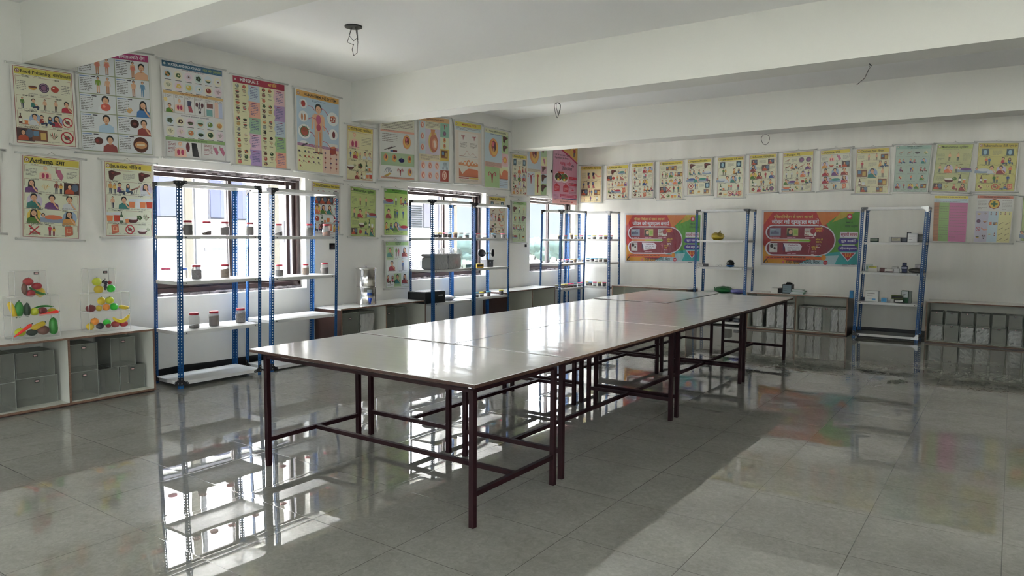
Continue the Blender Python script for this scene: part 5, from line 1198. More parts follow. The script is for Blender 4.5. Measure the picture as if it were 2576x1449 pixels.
def a_immune(A):
    a = Art(A, '#D8D4CC', 5); m = .03; a.rect(m, m, 1-2*m, .10, '#D09A3A', 2); a.logo(.07, .085, .026); a.text('HUMAN IMMUNE SYSTEM', .55, .105, .048, '#20180E', 3, 'c', .72)
    a.rect(m, .13, 1-2*m, A*.60-.05, '#8FB4D0', 1); yb = A*.60+.12
    def arrow(p, q): a.path([p, ((p[0]+q[0])/2, (p[1]+q[1])/2-.03), q], .014, '#B8506A', 3)
    for k, (x, y, r, c) in enumerate(((.17, .25, .085, 'o'), (.17, .47, .10, 'lungs'), (.19, .73, .135, 'node'), (.18, .96, .115, 'app'), (.83, .42, .13, 'bone'), (.84, .70, .105, 'spleen'))):
        a.ell(x, y, r, r*(.62 if c == 'app' else .95), '#E2E4E6', 2, 20)
        if c == 'o': a.ell(x, y, .045, .055, '#A02418', 3)
        elif c == 'lungs': a.ell(x-.03, y+.01, .022, .06, '#B8703A', 3); a.ell(x+.03, y+.01, .022, .06, '#B8703A', 3)
        elif c == 'node': a.ell(x, y, .08, .075, '#A8503A', 3); a.ring(x, y, .085, .016, '#3E6A34', 4); [a.line((x, y), (x+.12*cos(g_), y-.11*sin(g_)), .01, '#8A5A3A', 4) for g_ in (.5, 1.2, 2, 2.7)]
        elif c == 'app': a.path([(x-.06, y+.03), (x+.02, y-.01), (x+.07, y-.03)], .026, '#1E3A22', 3)
        elif c == 'bone': a.organ(x, y-.07, .14, 'brick'); [a.ell(x+d, y+e, .018, .018, '#E0D8C8', 6, 8) for d, e in ((-.03, 0), (.02, .03), (.03, -.01), (-.02, .04))]
        elif c == 'spleen': a.ell(x+.01, y, .035, .065, '#6A1E26', 3)
    a.frame(.72, .87, .22, .23, .006, '#D8D8D8', 2); a.rect(.725, .875, .21, .22, '#D9D4CE', 2); a.organ(.83, .90, .17, 'brick', 3)
    cx = .50; a.stand(cx, .20, .92, '#D0B494', '#C9A27C', l=3, bare=True); a.ell(cx, .48, .055, .085, '#B03A6A', 8, 14); a.ell(cx, .62, .05, .06, '#A8405A', 8, 14); a.line((cx+.03, .70), (cx+.045, .95), .03, '#C9722E', 8)
    for p, q in (((.28, .27), (.42, .33)), ((.56, .27), (.72, .37)), ((.28, .50), (.44, .48)), ((.6, .58), (.74, .70)), ((.30, .72), (.42, .80)), ((.60, .85), (.76, .93)), ((.28, .95), (.40, .98))): arrow(p, q)
    a.scrib(.36, .16, .3, 2, .018, '#3A5A7A')
    a.rect(m, yb-.05, 1-2*m, .05, '#B88AA8', 2); a.scrib(.05, yb-.045, .9, 3, .016, '#6A3A6A', 3, True)
    a.rect(m, yb, .56, A-yb-m, '#DAD68A', 2); a.rect(.59, yb, .38, A-yb-m, '#DCAA8C', 2); r = a.r
    for i in range(16): a.ell(.08+(i % 5)*.10+r.uniform(-.02, .02), yb+.09+(i//5)*.085, .018, .018, r.choice(['#B04A2A', '#3A2A3A', '#7A5A6A', '#2E5A5A', '#C04A4A']), 3, 9); a.line((.08+(i % 5)*.10, yb+.09+(i//5)*.085), (.14+(i % 5)*.10, yb+.12+(i//5)*.085), .004, '#3A3A3A', 3)
    for i in range(4):
        for j in range(3): a.ell(.65+j*.13, yb+.07+i*.085, .02, .018, ['#3A2A5A', '#8A2A3A', '#A04A2A'][(i+j) % 3], 3, 9); a.line((.65+j*.13, yb+.07+i*.085), (.65+j*.13, yb+.13+i*.085), .004, '#7A4A3A', 3)
    a.text('HUMAN IMMUNE SYSTEM', .29, yb+.035, .014, '#4A4A2A', 3, 'c', .3)
    return a
def blocks(A, bg, hc, title, tc, blk, seed, hx=.53, hs=.04, hh=.1, sub=None, mw=.8):
    """blk: (x, y, w, h, colour, item, rows)   y and h as shares of the height under the header"""
    a = Art(A, '#D9D6D0', seed); m = .03; a.rect(m, m, 1-2*m, A-2*m, bg, 1)
    if title: a.rect(m, m, 1-2*m, hh, hc, 2); a.logo(m+.05, m+hh/2, .022, '#8A5A3A'); a.text(title, hx, m+hh/2+hs/2, hs, tc, 3, 'c', mw)
    if sub: a.text(sub, .5, m+hh+.03, .022, '#2A3A6A', 4, 'c', .6)
    y0 = m+hh; H_ = A-2*m-hh
    for x, y, w_, h, c, it, n in blk:
        X, Y, W_, Hh = m+x*(1-2*m), y0+y*H_, w_*(1-2*m), h*H_
        if c: a.rect(X, Y, W_, Hh, c, 2)
        if it == 'lines': a.scrib(X+W_*.05, Y+Hh*.1, W_*.9, n, Hh*.85/n, '#7A6E68', 3)
        elif it == 'curve':
            a.path([(X+W_*(i/24), Y+Hh*(.9-.75*math.exp(-((i-10)/2.6)**2)-.45*math.exp(-((i-18)/3.2)**2))) for i in range(25)], .006, '#B05A4A', 3); a.rect(X, Y+Hh*.93, W_, .004, '#5A4A44', 3)
        elif it == 'lining': a.poly([(X, Y+Hh), (X, Y+Hh*.1), (X+W_*.10, Y+Hh*.5), (X+W_*.18, Y+Hh*.75), (X+W_*.35, Y+Hh*.35), (X+W_*.5, Y+Hh*.15), (X+W_*.9, Y+Hh*.2), (X+W_, Y+Hh*.3), (X+W_, Y+Hh)], '#C8683C', 3); a.rect(X, Y+Hh, W_, .01, '#8A2A2A', 4)
        elif it == 'ovary':
            a.rect(X, Y+Hh*.55, W_, Hh*.35, '#D98A4A', 3)
            for i, r_ in enumerate((.14, .3, .42, .3, .2)): a.ell(X+W_*(.12+.19*i), Y+Hh*.6, Hh*r_, Hh*r_*1.1, '#D9803A', 4, 14); a.ell(X+W_*(.12+.19*i), Y+Hh*.6, Hh*r_*.55, Hh*r_*.6, '#EAD8C0', 5, 12)
        elif it == 'syringe': a.line((X+W_*.1, Y+Hh*.8), (X+W_*.85, Y+Hh*.3), .01, '#2A2A2E', 3); a.line((X+W_*.35, Y+Hh*.63), (X+W_*.65, Y+Hh*.43), .03, '#4A2A30', 4); a.rect(X+W_*.5, Y+Hh*.75, W_*.45, Hh*.2, '#6A1420', 3); a.rect(X+W_*.5, Y+Hh*.75, W_*.18, Hh*.2, '#4A6A9A', 4)
        elif it == 'rods': [a.line((X+W_*(.45+.06*i), Y+Hh*.15), (X+W_*(.25+.16*i), Y+Hh*.9), .012, '#5A6A7A', 3) for i in range(5)]
        elif it == 'strip': a.poly([(X+W_*.1, Y+Hh*.8), (X+W_*.75, Y+Hh*.1), (X+W_*.95, Y+Hh*.3), (X+W_*.4, Y+Hh*.98)], '#C9A23A', 3)
        elif it == 'cone': a.ell(X+W_*.5, Y+Hh*.6, W_*.4, Hh*.25, '#2A2A6A', 3); a.poly([(X+W_*.42, Y+Hh*.55), (X+W_*.5, Y+Hh*.2), (X+W_*.58, Y+Hh*.55)], '#4A4A8A', 4)
        elif it == 'sun': [a.line((X+W_*.5, Y+Hh*.5), (X+W_*.5+W_*.42*cos(i*.52), Y+Hh*.5-W_*.42*sin(i*.52)), .012, '#D98A4A', 3) for i in range(12)]; a.ell(X+W_*.5, Y+Hh*.5, W_*.3, W_*.3, '#D9803A', 4, 16); a.ell(X+W_*.5, Y+Hh*.5, W_*.18, W_*.18, '#E0B83A', 5, 14)
        elif it == 'column': a.rect(X+W_*.42, Y+Hh*.1, W_*.16, Hh*.8, '#A04030', 3); a.ell(X+W_*.5, Y+Hh*.15, W_*.2, Hh*.06, '#B0482E', 4); a.ell(X+W_*.5, Y+Hh*.6, W_*.16, Hh*.05, '#8E2A2A', 4)
        elif it == 'preg': a.ell(X+W_*.5, Y+Hh*.5, W_*.30, Hh*.42, '#D0B860', 3, 20); a.ell(X+W_*.56, Y+Hh*.55, W_*.28, Hh*.36, '#B8603A', 4, 20); a.ell(X+W_*.62, Y+Hh*.58, W_*.18, Hh*.22, '#D8906A', 5, 16); a.ell(X+W_*.60, Y+Hh*.50, W_*.08, Hh*.06, '#F0D0B8', 6, 12); a.ell(X+W_*.64, Y+Hh*.62, W_*.09, Hh*.10, '#F0D0B8', 6, 12); a.poly([(X+W_*.35, Y+Hh*.02), (X+W_*.65, Y+Hh*.02), (X+W_*.58, Y+Hh*.25), (X+W_*.4, Y+Hh*.25)], '#C9803A', 5)
        elif it == 'cross+': a.ell(X+W_*.5, Y+Hh*.5, Hh*.46, Hh*.46, '#8A2A1E', 3, 8); a.ell(X+W_*.5, Y+Hh*.5, Hh*.38, Hh*.38, '#E0B83A', 4, 20); a.rect(X+W_*.5-Hh*.08, Y+Hh*.25, Hh*.16, Hh*.5, '#0E5A2A', 5); a.rect(X+W_*.5-Hh*.25, Y+Hh*.42, Hh*.5, Hh*.16, '#0E5A2A', 6)
        elif it and it.startswith('items:'):
            ks = it[6:]; R_ = max(1, n); per = -(-len(ks)//R_)
            for i, k in enumerate(ks):
                cx, cy_ = X+W_*((i % per)+.5)/per, Y+Hh*(i//per)/R_; s_ = min(Hh/R_*.82, W_/per*.8)
                if k == 'o': a.bottle(cx, cy_+.01, s_, ['#3A2A20', '#7A2A2A', '#2E5A3A', '#4A4A5A'][i % 4], l=3)
                elif k in 'PUkLOu': a.organ(cx, cy_+.01, s_, {'P': 'pelvis', 'U': 'uterus', 'k': 'kidneys', 'L': 'liver', 'O': 'torso', 'u': 'lung'}[k], 3)
                elif k == 'e': a.organ(cx, cy_+.008, s_, 'fetus', 3)
                elif k == 'i': a.line((cx-s_*.4, cy_+s_*.8), (cx+s_*.4, cy_+s_*.3), .012, '#4A3A34', 3)
                else: a.cartoon(k, cx, cy_+.008, s_, 3)
    return a
def b_contra(A): return blocks(A, '#D9D9D6', '#D8C0A8', '', '#222', [(0, 0, 1, .2, '#DCD6B8', 'lines', 7), (0, .2, 1, .035, '#DFA088', 'lines', 1), (.02, .25, .5, .17, None, 'lines', 5), (.05, .42, .45, .14, None, 'syringe', 0), (.57, .25, .4, .28, None, 'items:P', 1), (0, .57, 1, .21, '#9DB88E', '', 0), (.02, .585, .5, .15, None, 'items:PP', 1), (.5, .6, .22, .14, None, 'cone', 0), (.72, .585, .26, .15, None, 'items:P', 1), (.02, .80, .34, .10, None, 'rods', 0), (.06, .89, .26, .08, None, 'strip', 0), (.4, .80, .34, .16, None, 'items:U', 1), (.74, .80, .24, .15, None, 'items:P', 1), (0, .965, 1, .03, '#D8A088', 'lines', 2)], 6)
def b_preg(A): return blocks(A, '#C8BCC8', '#D8A86A', 'PREGNANCY AND BIRTH', '#6A2A1A', [(0, 0, .2, .55, '#B8C8D4', 'items:eee', 3), (.2, 0, .5, .12, '#D6D0A0', 'lines', 5), (.2, .12, .5, .43, '#C4AEC8', 'preg', 0), (.7, .0, .3, .24, '#7FB49A', 'items:Uc', 2), (.7, .24, .3, .2, '#D6DDB4', 'items:PP', 2), (.7, .44, .3, .2, '#D0B43A', 'items:h', 1), (0, .55, .7, .11, '#D4C088', 'lines', 5), (0, .66, .7, .33, '#CFC6D4', 'items:eeeeee', 2), (.7, .64, .3, .16, '#A8C4D0', 'rods', 0), (.7, .80, .3, .19, '#A8402E', 'items:e', 1)], 7, hs=.036)
def b_menst(A): return blocks(A, '#E0CDBB', '#D8C83A', 'MENSTRUAL CYCLE', '#B01E1E', [(.0, 0, 1, .07, '#B8CCD0', 'lines', 3), (.12, .12, .34, .12, None, 'items:U', 1), (.55, .12, .34, .12, None, 'items:U', 1), (.12, .1, .75, .45, '#E4DDD4', '', 0), (.15, .26, .3, .12, None, 'lines', 5), (.55, .26, .3, .12, None, 'lines', 5), (.14, .40, .7, .13, None, 'curve', 0), (.12, .56, .74, .14, '#E6DBCB', 'ovary', 0), (.12, .71, .74, .17, '#E6DBCB', 'lining', 0), (.12, .9, .37, .02, '#A01E2A', '', 0), (.5, .9, .37, .02, '#D0B03A', '', 0), (.1, .93, .8, .05, None, 'lines', 3)], 8, hs=.042)
def b_female(A): return blocks(A, '#D5D6AE', '#D5D69A', 'FEMALE REPRODUCTIVE SYSTEM', '#1E2A14', [(0, 0, .72, .53, '#A8C4D4', '', 0), (.03, .08, .66, .42, None, 'items:P', 1), (.72, 0, .28, .34, '#A8C48A', 'items:LL', 2), (.72, .34, .28, .24, '#D89AA8', 'sun', 0), (0, .53, .72, .09, '#C89A8A', 'lines', 5), (0, .62, .62, .38, '#A8C88A', '', 0), (.05, .68, .5, .28, None, 'items:U', 1), (.62, .62, .38, .2, '#D8D68A', 'lining', 0), (.62, .82, .38, .18, '#A8C4DC', 'lines', 4)], 9, hs=.034, sub='THE FEMALE REPRODUCTIVE ORGANS')
def b_male(A): return blocks(A, '#C8C8A8', '#C8D0A0', '', '#222', [(0, .0, .7, .5, '#A8BCD0', 'items:P', 1), (.7, 0, .3, .24, '#A8C49A', 'items:L', 1), (.7, .24, .3, .18, '#D8D68A', 'items:u', 1), (.7, .42, .3, .16, '#C89AAC', 'items:L', 1), (0, .5, .7, .06, '#C8B89A', 'lines', 3), (0, .56, .38, .44, '#B8C8D8', 'items:U', 1), (.38, .56, .32, .44, '#D8D68A', 'column', 0), (.7, .58, .3, .2, '#A8C0D0', 'items:L', 1), (.7, .78, .3, .22, '#A0C08A', 'items:L', 1)], 10, hh=.02)
def b_poison(A): 
    a = blocks(A, '#B8BCA8', '#D8C83A', 'POISONS & THEIR ANTIDOTES', '#1C1A10', [(0, 0, 1, .1, '#A8C4D0', 'lines', 3), (0, .1, .16, .9, '#B8805A', 'lines', 22), (.16, .1, .30, .9, '#8FB46A', 'lines', 14), (.46, .1, .54, .9, '#C4649A', 'lines', 12)], 11, hs=.04, hh=.08)
    return a
def b_aid(A): return blocks(A, '#D5D5D2', '#B85A3A', 'FIRST AID & APPLIANCES', '#2A0E0A', [(.02, .02, .28, .26, None, 'lines', 7), (.70, .02, .28, .26, None, 'lines', 7), (.3, 0, .38, .25, None, 'cross+', 0), (0, .29, .36, .71, '#B0A8C8', 'items:FFcFSaFk', 4), (.36, .29, .28, .71, '#A8C8DC', 'items:ooKhFo', 3), (.64, .29, .36, .22, '#D8D068', 'items:ooo', 1), (.64, .51, .36, .49, '#D8D068', 'items:iiiiiiii', 4)], 12, hs=.045, hh=.085)
def b_pink(A_):
    A = 2.1; a = Art(A, '#C98AA8', 13); a.poly([(0, 0), (1, 0), (1, .62), (.62, .36), (0, .10)], '#D0A03A', 1); a.path([(0, .12), (.35, .26), (.65, .43), (1, .66)], .05, '#B01E44', 2)
    a.text('बच्चों को दें', .52, .12, .06, '#5A2A12', 3, 'c'); a.text('कीड़ों से सुरक्षा', .5, .22, .055, '#5A2A12', 3, 'c', .44); a.stand(.86, .12, .34, '#A8243A', '#2B2A5A', l=3)
    a.text('1 से 19 साल तक के बच्चों', .06, .46, .055, '#3A1A2A', 3, mw=.62); a.text('में खून की कमी की रोकथाम', .06, .56, .055, '#3A1A2A', 3, mw=.56)
    a.text('मजबूत शरीर', .28, .76, .11, '#B8143A', 3, mw=.46); a.text('और', .72, .80, .07, '#1E1230', 3, mw=.2); a.text('तेज दिमाग', .36, .93, .11, '#1E1230', 3, mw=.42)
    for x, c in ((.22, '#3A2A24'), (.46, '#4E7A3A')):
        a.ell(x, 1.20, .17, .17, '#E0CDD4', 2, 20); a.ell(x, 1.18, .14, .13, c, 3, 18)
        for k in range(4): a.ell(x+.08*cos(k*1.6), 1.2+.07*sin(k*1.6), .05, .04, ['#A83A2A', '#D8B83A', '#2E5A2A', '#7A4A3A'][k], 4, 10)
    a.rect(.20, 1.0, .24, .06, '#B03A1E', 5)
    for y, c in ((1.14, '#B8143A'), (1.36, '#B8143A')): a.rect(.64, y, .34, .09, c, 2); a.scrib(.67, y+.035, .28, 1, .05, '#E8D8DC', 3); a.scrib(.64, y+.12, .32, 2, .04, '#4A2A3A', 3)
    for x in (.05, .42): a.rect(x, 1.48, .22, .20, '#B8203A', 2); a.poly([(x, 1.48), (x+.11, 1.40), (x+.22, 1.48)], '#B8203A', 2); a.scrib(x+.03, 1.51, .16, 4, .04, '#E8C8CC', 3); a.scrib(x, 1.38, .2, 1, .04, '#7A2A3A', 3)
    a.ell(.82, 1.60, .05, .025, '#B8143A', 3); a.scrib(.68, 1.66, .28, 3, .03, '#5A2A44', 3)
    a.rect(.30, 1.76, .70, .11, '#B01E54', 2); a.scrib(.34, 1.785, .62, 2, .045, '#E0C0CC', 3, True); a.rect(.36, 1.90, .64, .09, '#3A2060', 2); a.scrib(.42, 1.93, .54, 1, .05, '#B0A0C8', 3); a.scrib(.04, 1.80, .2, 5, .04, '#5A2A44', 3)
    a.rect(0, A-.16, 1, .16, '#D89A98', 2); a.text('राज्य स्वास्थ्य सिमित, िबहार', .30, A-.06, .05, '#6A3A3A', 3, mw=.45); a.ell(.80, A-.08, .03, .03, '#B8303A', 3)
    a.v = [(x, y*A_/A, l) for x, y, l in a.v]; a.A = A_
    return a
def b_family(A):
    a = Art(A, '#B8B6BC', 14); a.pre = '!'; m = .022; w_, h_ = 1-2*m, A-2*m
    a.rect(m, m, w_, h_, '#A81E1A', 1); a.poly([(m, m), (.12, m), (m, .16)], '#C8622A', 2); a.poly([(m, A*.62), (.12, A*.86), (.5, A-m), (m, A-m)], '#C98A1E', 2)
    a.poly([(.58, m), (1-m, m), (1-m, A-m), (.55, A-m), (.66, A*.6), (.70, A*.35)], '#4E8E2A', 2); a.poly([(.56, m), (.82, m), (.70, A*.2), (.63, A*.3)], '#C8722A', 3); a.poly([(.72, A*.22), (.84, A*.14), (.94, m), (.80, m)], '#B8A02E', 4)
    a.poly([(.60, A*.78), (1-m, A*.70), (1-m, A-m), (.40, A-m)], '#2E9A9A', 4); a.poly([(.40, A-m), (.62, A*.82), (.80, A*.80), (.76, A-m)], '#A8C4CC', 5)
    a.text('परिवार नियोजन के साधन अपनायें'.replace('परिवार', 'पिरवार').replace('नियोजन', 'िनयोजन'), .33, .088, .030, '#D8C070', 6, 'c', .40); a.text('जीवन को खुशहाल बनायें', .35, .150, .046, '#E2E4EC', 6, 'c', .48)
    y0, y1 = A*.29, A*.80; R_ = (y1-y0)/2
    def pill(x0, x1, ya, yb, c, l):
        r = (yb-ya)/2; a.ell(x0+r, ya+r, r, r, c, l, 20); a.rect(x0+r, ya, x1-x0-2*r, yb-ya, c, l+1) if x1-x0 > 2*r else None; a.ell(x1-r, ya+r, r, r, c, l, 20)
    W_ = '#D8D4DC'; MR = '#7A0F28'
    # white outline: big D on the right, two lobes on the left
    a.ell(.60, (y0+y1)/2, R_*1.06, R_*1.06, W_, 6, 28, -pi/2, pi/2); pill(.045, .64, y0-.014, (y0+y1)/2-.006, W_, 6); pill(.045, .64, (y0+y1)/2+.006, y1+.014, W_, 6)
    a.ell(.60, (y0+y1)/2, R_*.98, R_*.98, MR, 8, 28, -pi/2, pi/2); pill(.06, .64, y0, (y0+y1)/2-.018, MR, 8); pill(.06, .64, (y0+y1)/2+.018, y1, MR, 8); a.rect(.5, y0, .12, y1-y0, MR, 10)
    a.rect(.10, (y0+y1)/2-.011, .22, .022, '#C8702A', 11); a.rect(.28, (y0+y1)/2-.011, .22, .022, '#A8A82E', 11); a.ell(.505, (y0+y1)/2, .011, .011, '#5E9A2A', 11); a.rect(.40, (y0+y1)/2-.011, .105, .022, '#7FA82A', 12)
    pw, ph = .155*.66*1.2, (y1-y0)*.27
    for i, (x, c) in enumerate(((.09, '#8A94A8'), (.27, '#B8B470'), (.45, '#D6D0C8'))):
        a.rect(x, y0+.022, pw*.95, ph, c, 11)
        if i == 0: a.rect(x+.01, y0+.06, pw*.7, ph*.3, '#4A5268', 12); a.poly([(x+.02, y0+ph), (x+.06, y0+.045), (x+.1, y0+ph)], '#5E5A78', 13); a.text('CONDOM', x+.01, y0+.040, .010, '#D8D8E0', 13, mw=.05)
        elif i == 1: a.poly([(x, y0+.022+ph), (x+.005, y0+.03), (x+.055, y0+.028), (x+.062, y0+.022+ph)], '#221A18', 12); a.ell(x+.038, y0+.022+ph*.5, .019, .025, '#D8A88A', 13, 14); a.rect(x+.075, y0+.04, .035, ph*.6, '#8FA84A', 12)
        else: a.ell(x+.085, y0+.022+ph*.38, .028, .030, '#8E1E2E', 12, 16); a.line((x+.08, y0+.05), (x+.095, y0+.022+ph*.95), .006, '#8E1E2E', 12); a.scrib(x+.008, y0+.03, .06, 3, .014, '#6A5A4A', 12); a.text('खुशी', x+.008, y0+ph*.85, .018, '#8A3A2E', 12); a.text('Mala', x+.008, y0+.018+ph, .016, '#8A3A2E', 12, mw=.04)
        a.scrib(x+.005, y0+.035+ph, .10, 2, .016, '#D8A8B4', 11)
    yl = (y0+y1)/2+.03; a.rect(.09, yl, .085, ph*1.2, '#D0CCCC', 11); a.ell(.115, yl+.03, .018, .024, '#2A1E22', 12, 12); a.poly([(.095, yl+ph*1.15), (.105, yl+.05), (.13, yl+.05), (.15, yl+ph*1.15)], '#E0D8D4', 12); a.ell(.146, yl+.055, .012, .014, '#3A2A2A', 13, 10); a.text('अंतरा', .175, yl+.026, .014, '#3A3A4A', 12, 'r')
    a.poly([(.235, yl), (.255, yl+.045), (.235, yl+.09)], '#3A2050', 11); a.poly([(.235, yl), (.40, yl+.002), (.43, yl+.03), (.42, yl+.075), (.26, yl+.095), (.255, yl+.045)], '#DCD8E0', 12); a.text('Condom Set', .29, yl+.028, .016, '#8A3A5A', 13, mw=.10); a.scrib(.28, yl+.045, .12, 3, .014, '#6A5A6A', 13)
    a.scrib(.28, yl+.11, .10, 2, .016, '#D8A8B4', 11); a.ring(.50, yl+.02, .012, .004, '#C8788A', 11); a.line((.512, yl+.02), (.495, yl+.12), .004, '#C8788A', 11); a.line((.535, y0+.12), (.565, y0+.085), .005, '#E0D0D4', 11)
    a.text('कॉपर-टी', .565, (y0+y1)/2-.004, .017, '#D8B84A', 11, mw=.07); a.text('380 A', .57, (y0+y1)/2+.022, .018, '#D8B84A', 11, mw=.055); a.scrib(.57, (y0+y1)/2+.034, .05, 3, .016, '#E0C8CC', 11)
    a.text('कॉपर-टी', .525, yl+.045, .016, '#D8B84A', 11, mw=.06); a.text('375', .535, yl+.07, .018, '#D8B84A', 11); a.scrib(.525, yl+.082, .05, 3, .016, '#E0C8CC', 11)
    pill(.54, .64, y0+.012, y0+.062, '#A81E2E', 13); a.text('अस्थायी', .59, y0+.034, .019, '#E0B84A', 15, 'c', .075); a.text('साधन', .59, y0+.057, .019, '#E0B84A', 15, 'c', .06)
    a.rect(.05, A*.83, .60, .035, '#C8622A', 7); a.ell(.65, A*.83+.010, .024, .028, '#D08A2E', 8, 16); a.scrib(.07, A*.83+.010, .55, 1, .04, '#5A1E12', 9)
    a.text('राज्य स्वास्थ्य सिमित, िबहार', .27, A*.955, .036, '#141A22', 9, mw=.34); a.ell(.24, A*.935, .012, .014, '#C8606A', 9); a.ell(.67, A*.935, .022, .024, '#B01E2E', 9, 16); a.text('NHM', .67, A*.935+.006, .011, '#E8E0E0', 10, 'c', .03)
    a.line((.03, A*.96), (.07, A*.87), .008, '#2A1E10', 7); a.ring(.055, A*.93, .018, .006, '#2A1E10', 7)
    # right-hand column
    x = .835; a.ell(x+.05, m+.05, .026, .03, '#B81E3A', 9, 16); a.ell(x+.05, m+.05, .014, .016, '#E0C8CC', 10, 12); a.scrib(x+.02, m+.105, .10, 1, .03, '#123A14', 9); a.text('परिवार कल्याण'.replace('परिवार', 'पिरवार'), x+.01, m+.16, .022, '#123A14', 9, mw=.12)
    a.text('स्थायी साधन', x+.05, A*.46, .034, '#8A1430', 10, 'c', .15); a.rect(x-.035, A*.46-.044, .17, .06, '#D8D4DC', 9)
    pill(x-.05, x+.14, A*.50, A*.60, '#342080', 9); a.text('पुरुष नसबंदी', x+.05, A*.565, .026, '#E0E0EC', 12, 'c', .14); a.rect(x-.01, A*.61, .12, .008, '#D8D4DC', 9)
    pill(x-.05, x+.14, A*.63, A*.73, '#342080', 9); a.text('मिहला बंध्याकरण', x+.05, A*.695, .024, '#E0E0EC', 12, 'c', .16)
    a.poly([(x-.03, A*.745), (x+.13, A*.745), (x+.05, A*.91)], '#D8D4DC', 9); a.poly([(x-.012, A*.76), (x+.112, A*.76), (x+.05, A*.885)], '#A81E1E', 10)
    for d in (-.022, 0, .022): a.ell(x+.05+d, A*.775, .007, .008, '#D89A3A', 11, 8); a.line((x+.05+d, A*.785), (x+.05+d*.7, A*.83), .012, '#D89A3A', 11)
    a.scrib(x, A*.955, .12, 2, .016, '#0E4A4A', 9)
    return a
CR, YH = '#D3D0AE', '#CDBA2E'
D5 = lambda *r: list(r)
LL = 'L'
hang(LL, [(20, 158), (180, 182), (192.5, 376), (33, 364)], lambda A: disease(A, CR, '#CBBB3A', 'Food Poisoning', 'खाद्य िवषाक्तता', [(1.45, '.FcF.'), (1.15, 'stnnb'), (1.25, 'ob'+'TBS'), (1.15, 'vhFS')], seed=21, th=.046, heads=[('CAUSES', 'कारण'), ('SYMPTOMS', 'लक्षण'), ('TREATMENT', 'उपचार'), ('PREVENTION', 'बचाव')]), 'yellow-headed Food Poisoning chart at top left')
hang(LL, [(184, 112), (376, 137), (388, 396), (199, 384)], a_def, 'large chart with magenta header and ten ailment pictures, partly behind the nearest beam')
hang(LL, [(398, 147), (556, 177), (566, 409), (411, 397)], a_water, 'Water and Roughage chart with blue header and round food pictures')
hang(LL, [(580.5, 185.6), (716, 212), (722, 427), (589.7, 415)], a_min, 'Minerals chart with crimson header and pastel panels')
hang(LL, [(737, 219.4), (850.5, 247), (851, 444), (741, 431)], a_immune, 'Human Immune System chart with a standing body on light blue')
hang(LL, [(49, 384), (205, 400.7), (202, 605.7), (50, 600)], lambda A: disease(A, '#D2D6B4', YH, 'Asthma', 'दमा', [(1.15, '.Ou.'), (1.15, 'BFpv'), (1.3, 'bbb'), (1.25, 'BlB'), (1.0, 'XpK')], seed=3, th=.068), 'Asthma chart low on the left wall beside the Jaundice chart')
hang(LL, [(253, 400.7), (382, 412), (384, 599), (258, 597)], lambda A: disease(A, '#CFD4B2', YH, 'Jaundice', 'पीिलया', [(1.0, 'L.L'), (1.2, 'pTmB'), (1.4, 'nbgg'), (1.2, 'gofF'), (1.0, 'KSf')], seed=4, th=.056), 'Jaundice chart with two liver pictures, left of the first window')
hang(LL, [(-118, 362), (2, 377), (5, 588), (-116, 582)], lambda A: disease(A, '#D2D6D8', YH, 'Diarrhoea', '', [(1, 'b.'), (1, 'sb'), (1, 'tt'), (1, 'lo')], seed=5), 'white chart cut off by the left edge of the picture')
hang(LL, [(778, 452.7), (853, 462.6), (852, 590), (781, 588)], lambda A: disease(A, '#CBD3CC', YH, 'Viral Diseases', 'िवषाणु संक्रमण', [(.8, 'mFrc'), (1, 'vvvS'), (1.1, 'bBBs'), (1, 'FogX'), (1, 'TLKb')], seed=6, th=.05), 'Viral Diseases chart seen through the second rack')
hang(LL, [(869.7, 311), (939.4, 322.9), (937.6, 458.8), (869, 454)], lambda A: disease(A, '#D3C87E', '#CFB424', 'THYROID', 'थाईरॉइड', [(1.6, 'O.'), (1.1, 'sbnbb'), (1.0, 'fFo'), (.8, '-bog')], seed=7, th=.055, heads=[('', ''), ('SYMPTOMS', 'लक्षण'), ('TREATMENT', 'उपचार'), ('SUPPORTIVE CARE', 'सह-उपचार')]), 'yellow Thyroid chart just past the middle beam')
hang(LL, [(949, 275), (1040, 288), (1040, 458), (951, 452.4)], b_contra, 'white chart with syringe and uterus pictures, top hidden by the beam')
hang(LL, [(1050, 286), (1130, 297), (1129, 462.4), (1051.6, 458)], b_preg, 'Pregnancy and Birth chart with lilac panels')
hang(LL, [(1138.6, 301), (1207.6, 312.8), (1209.4, 467), (1140, 462.4)], b_menst, 'peach Menstrual Cycle chart with graphs')
hang(LL, [(1216.7, 317.4), (1278.7, 331), (1277.8, 478), (1216.7, 472.5)], b_female, 'Female Reproductive System chart in blue and green')
hang(LL, [(1282.9, 384.5), (1323, 390), (1322, 493.8), (1281.5, 492)], lambda A: disease(A, '#D3CDAC', YH, 'Cholera', 'िवसूचिका', [(1, 'x.x'), (1.1, 'FbT'), (1.1, 'pBb'), (1.1, 'obt'), (.9, 'bSso')], seed=8, th=.05), 'narrow cream Cholera chart above the green prevention chart')
hang(LL, [(1324, 352), (1376, 362), (1374.3, 493), (1323, 493)], b_male, 'anatomy chart with blue and green panels beside the pink banner')
hang(LL, [(874.4, 464.8), (942.7, 476), (941.5, 599), (875, 596)], lambda A: disease(A, '#AFBE6E', '#7FA83C', 'Malnutrition', 'कुपोषण', [(1.7, '.nn.'), (1.2, 'nbnl'), (1.1, '.fo'), (.9, 'vFtB')], border='#2E5A22', seed=9, th=.055, heads=[('', ''), ('SYMPTOMS', 'लक्षण'), ('TREATMENT', 'उपचार'), ('SUPPORTIVE CARE', 'सह-उपचार')]), 'green Malnutrition chart above the water filter')
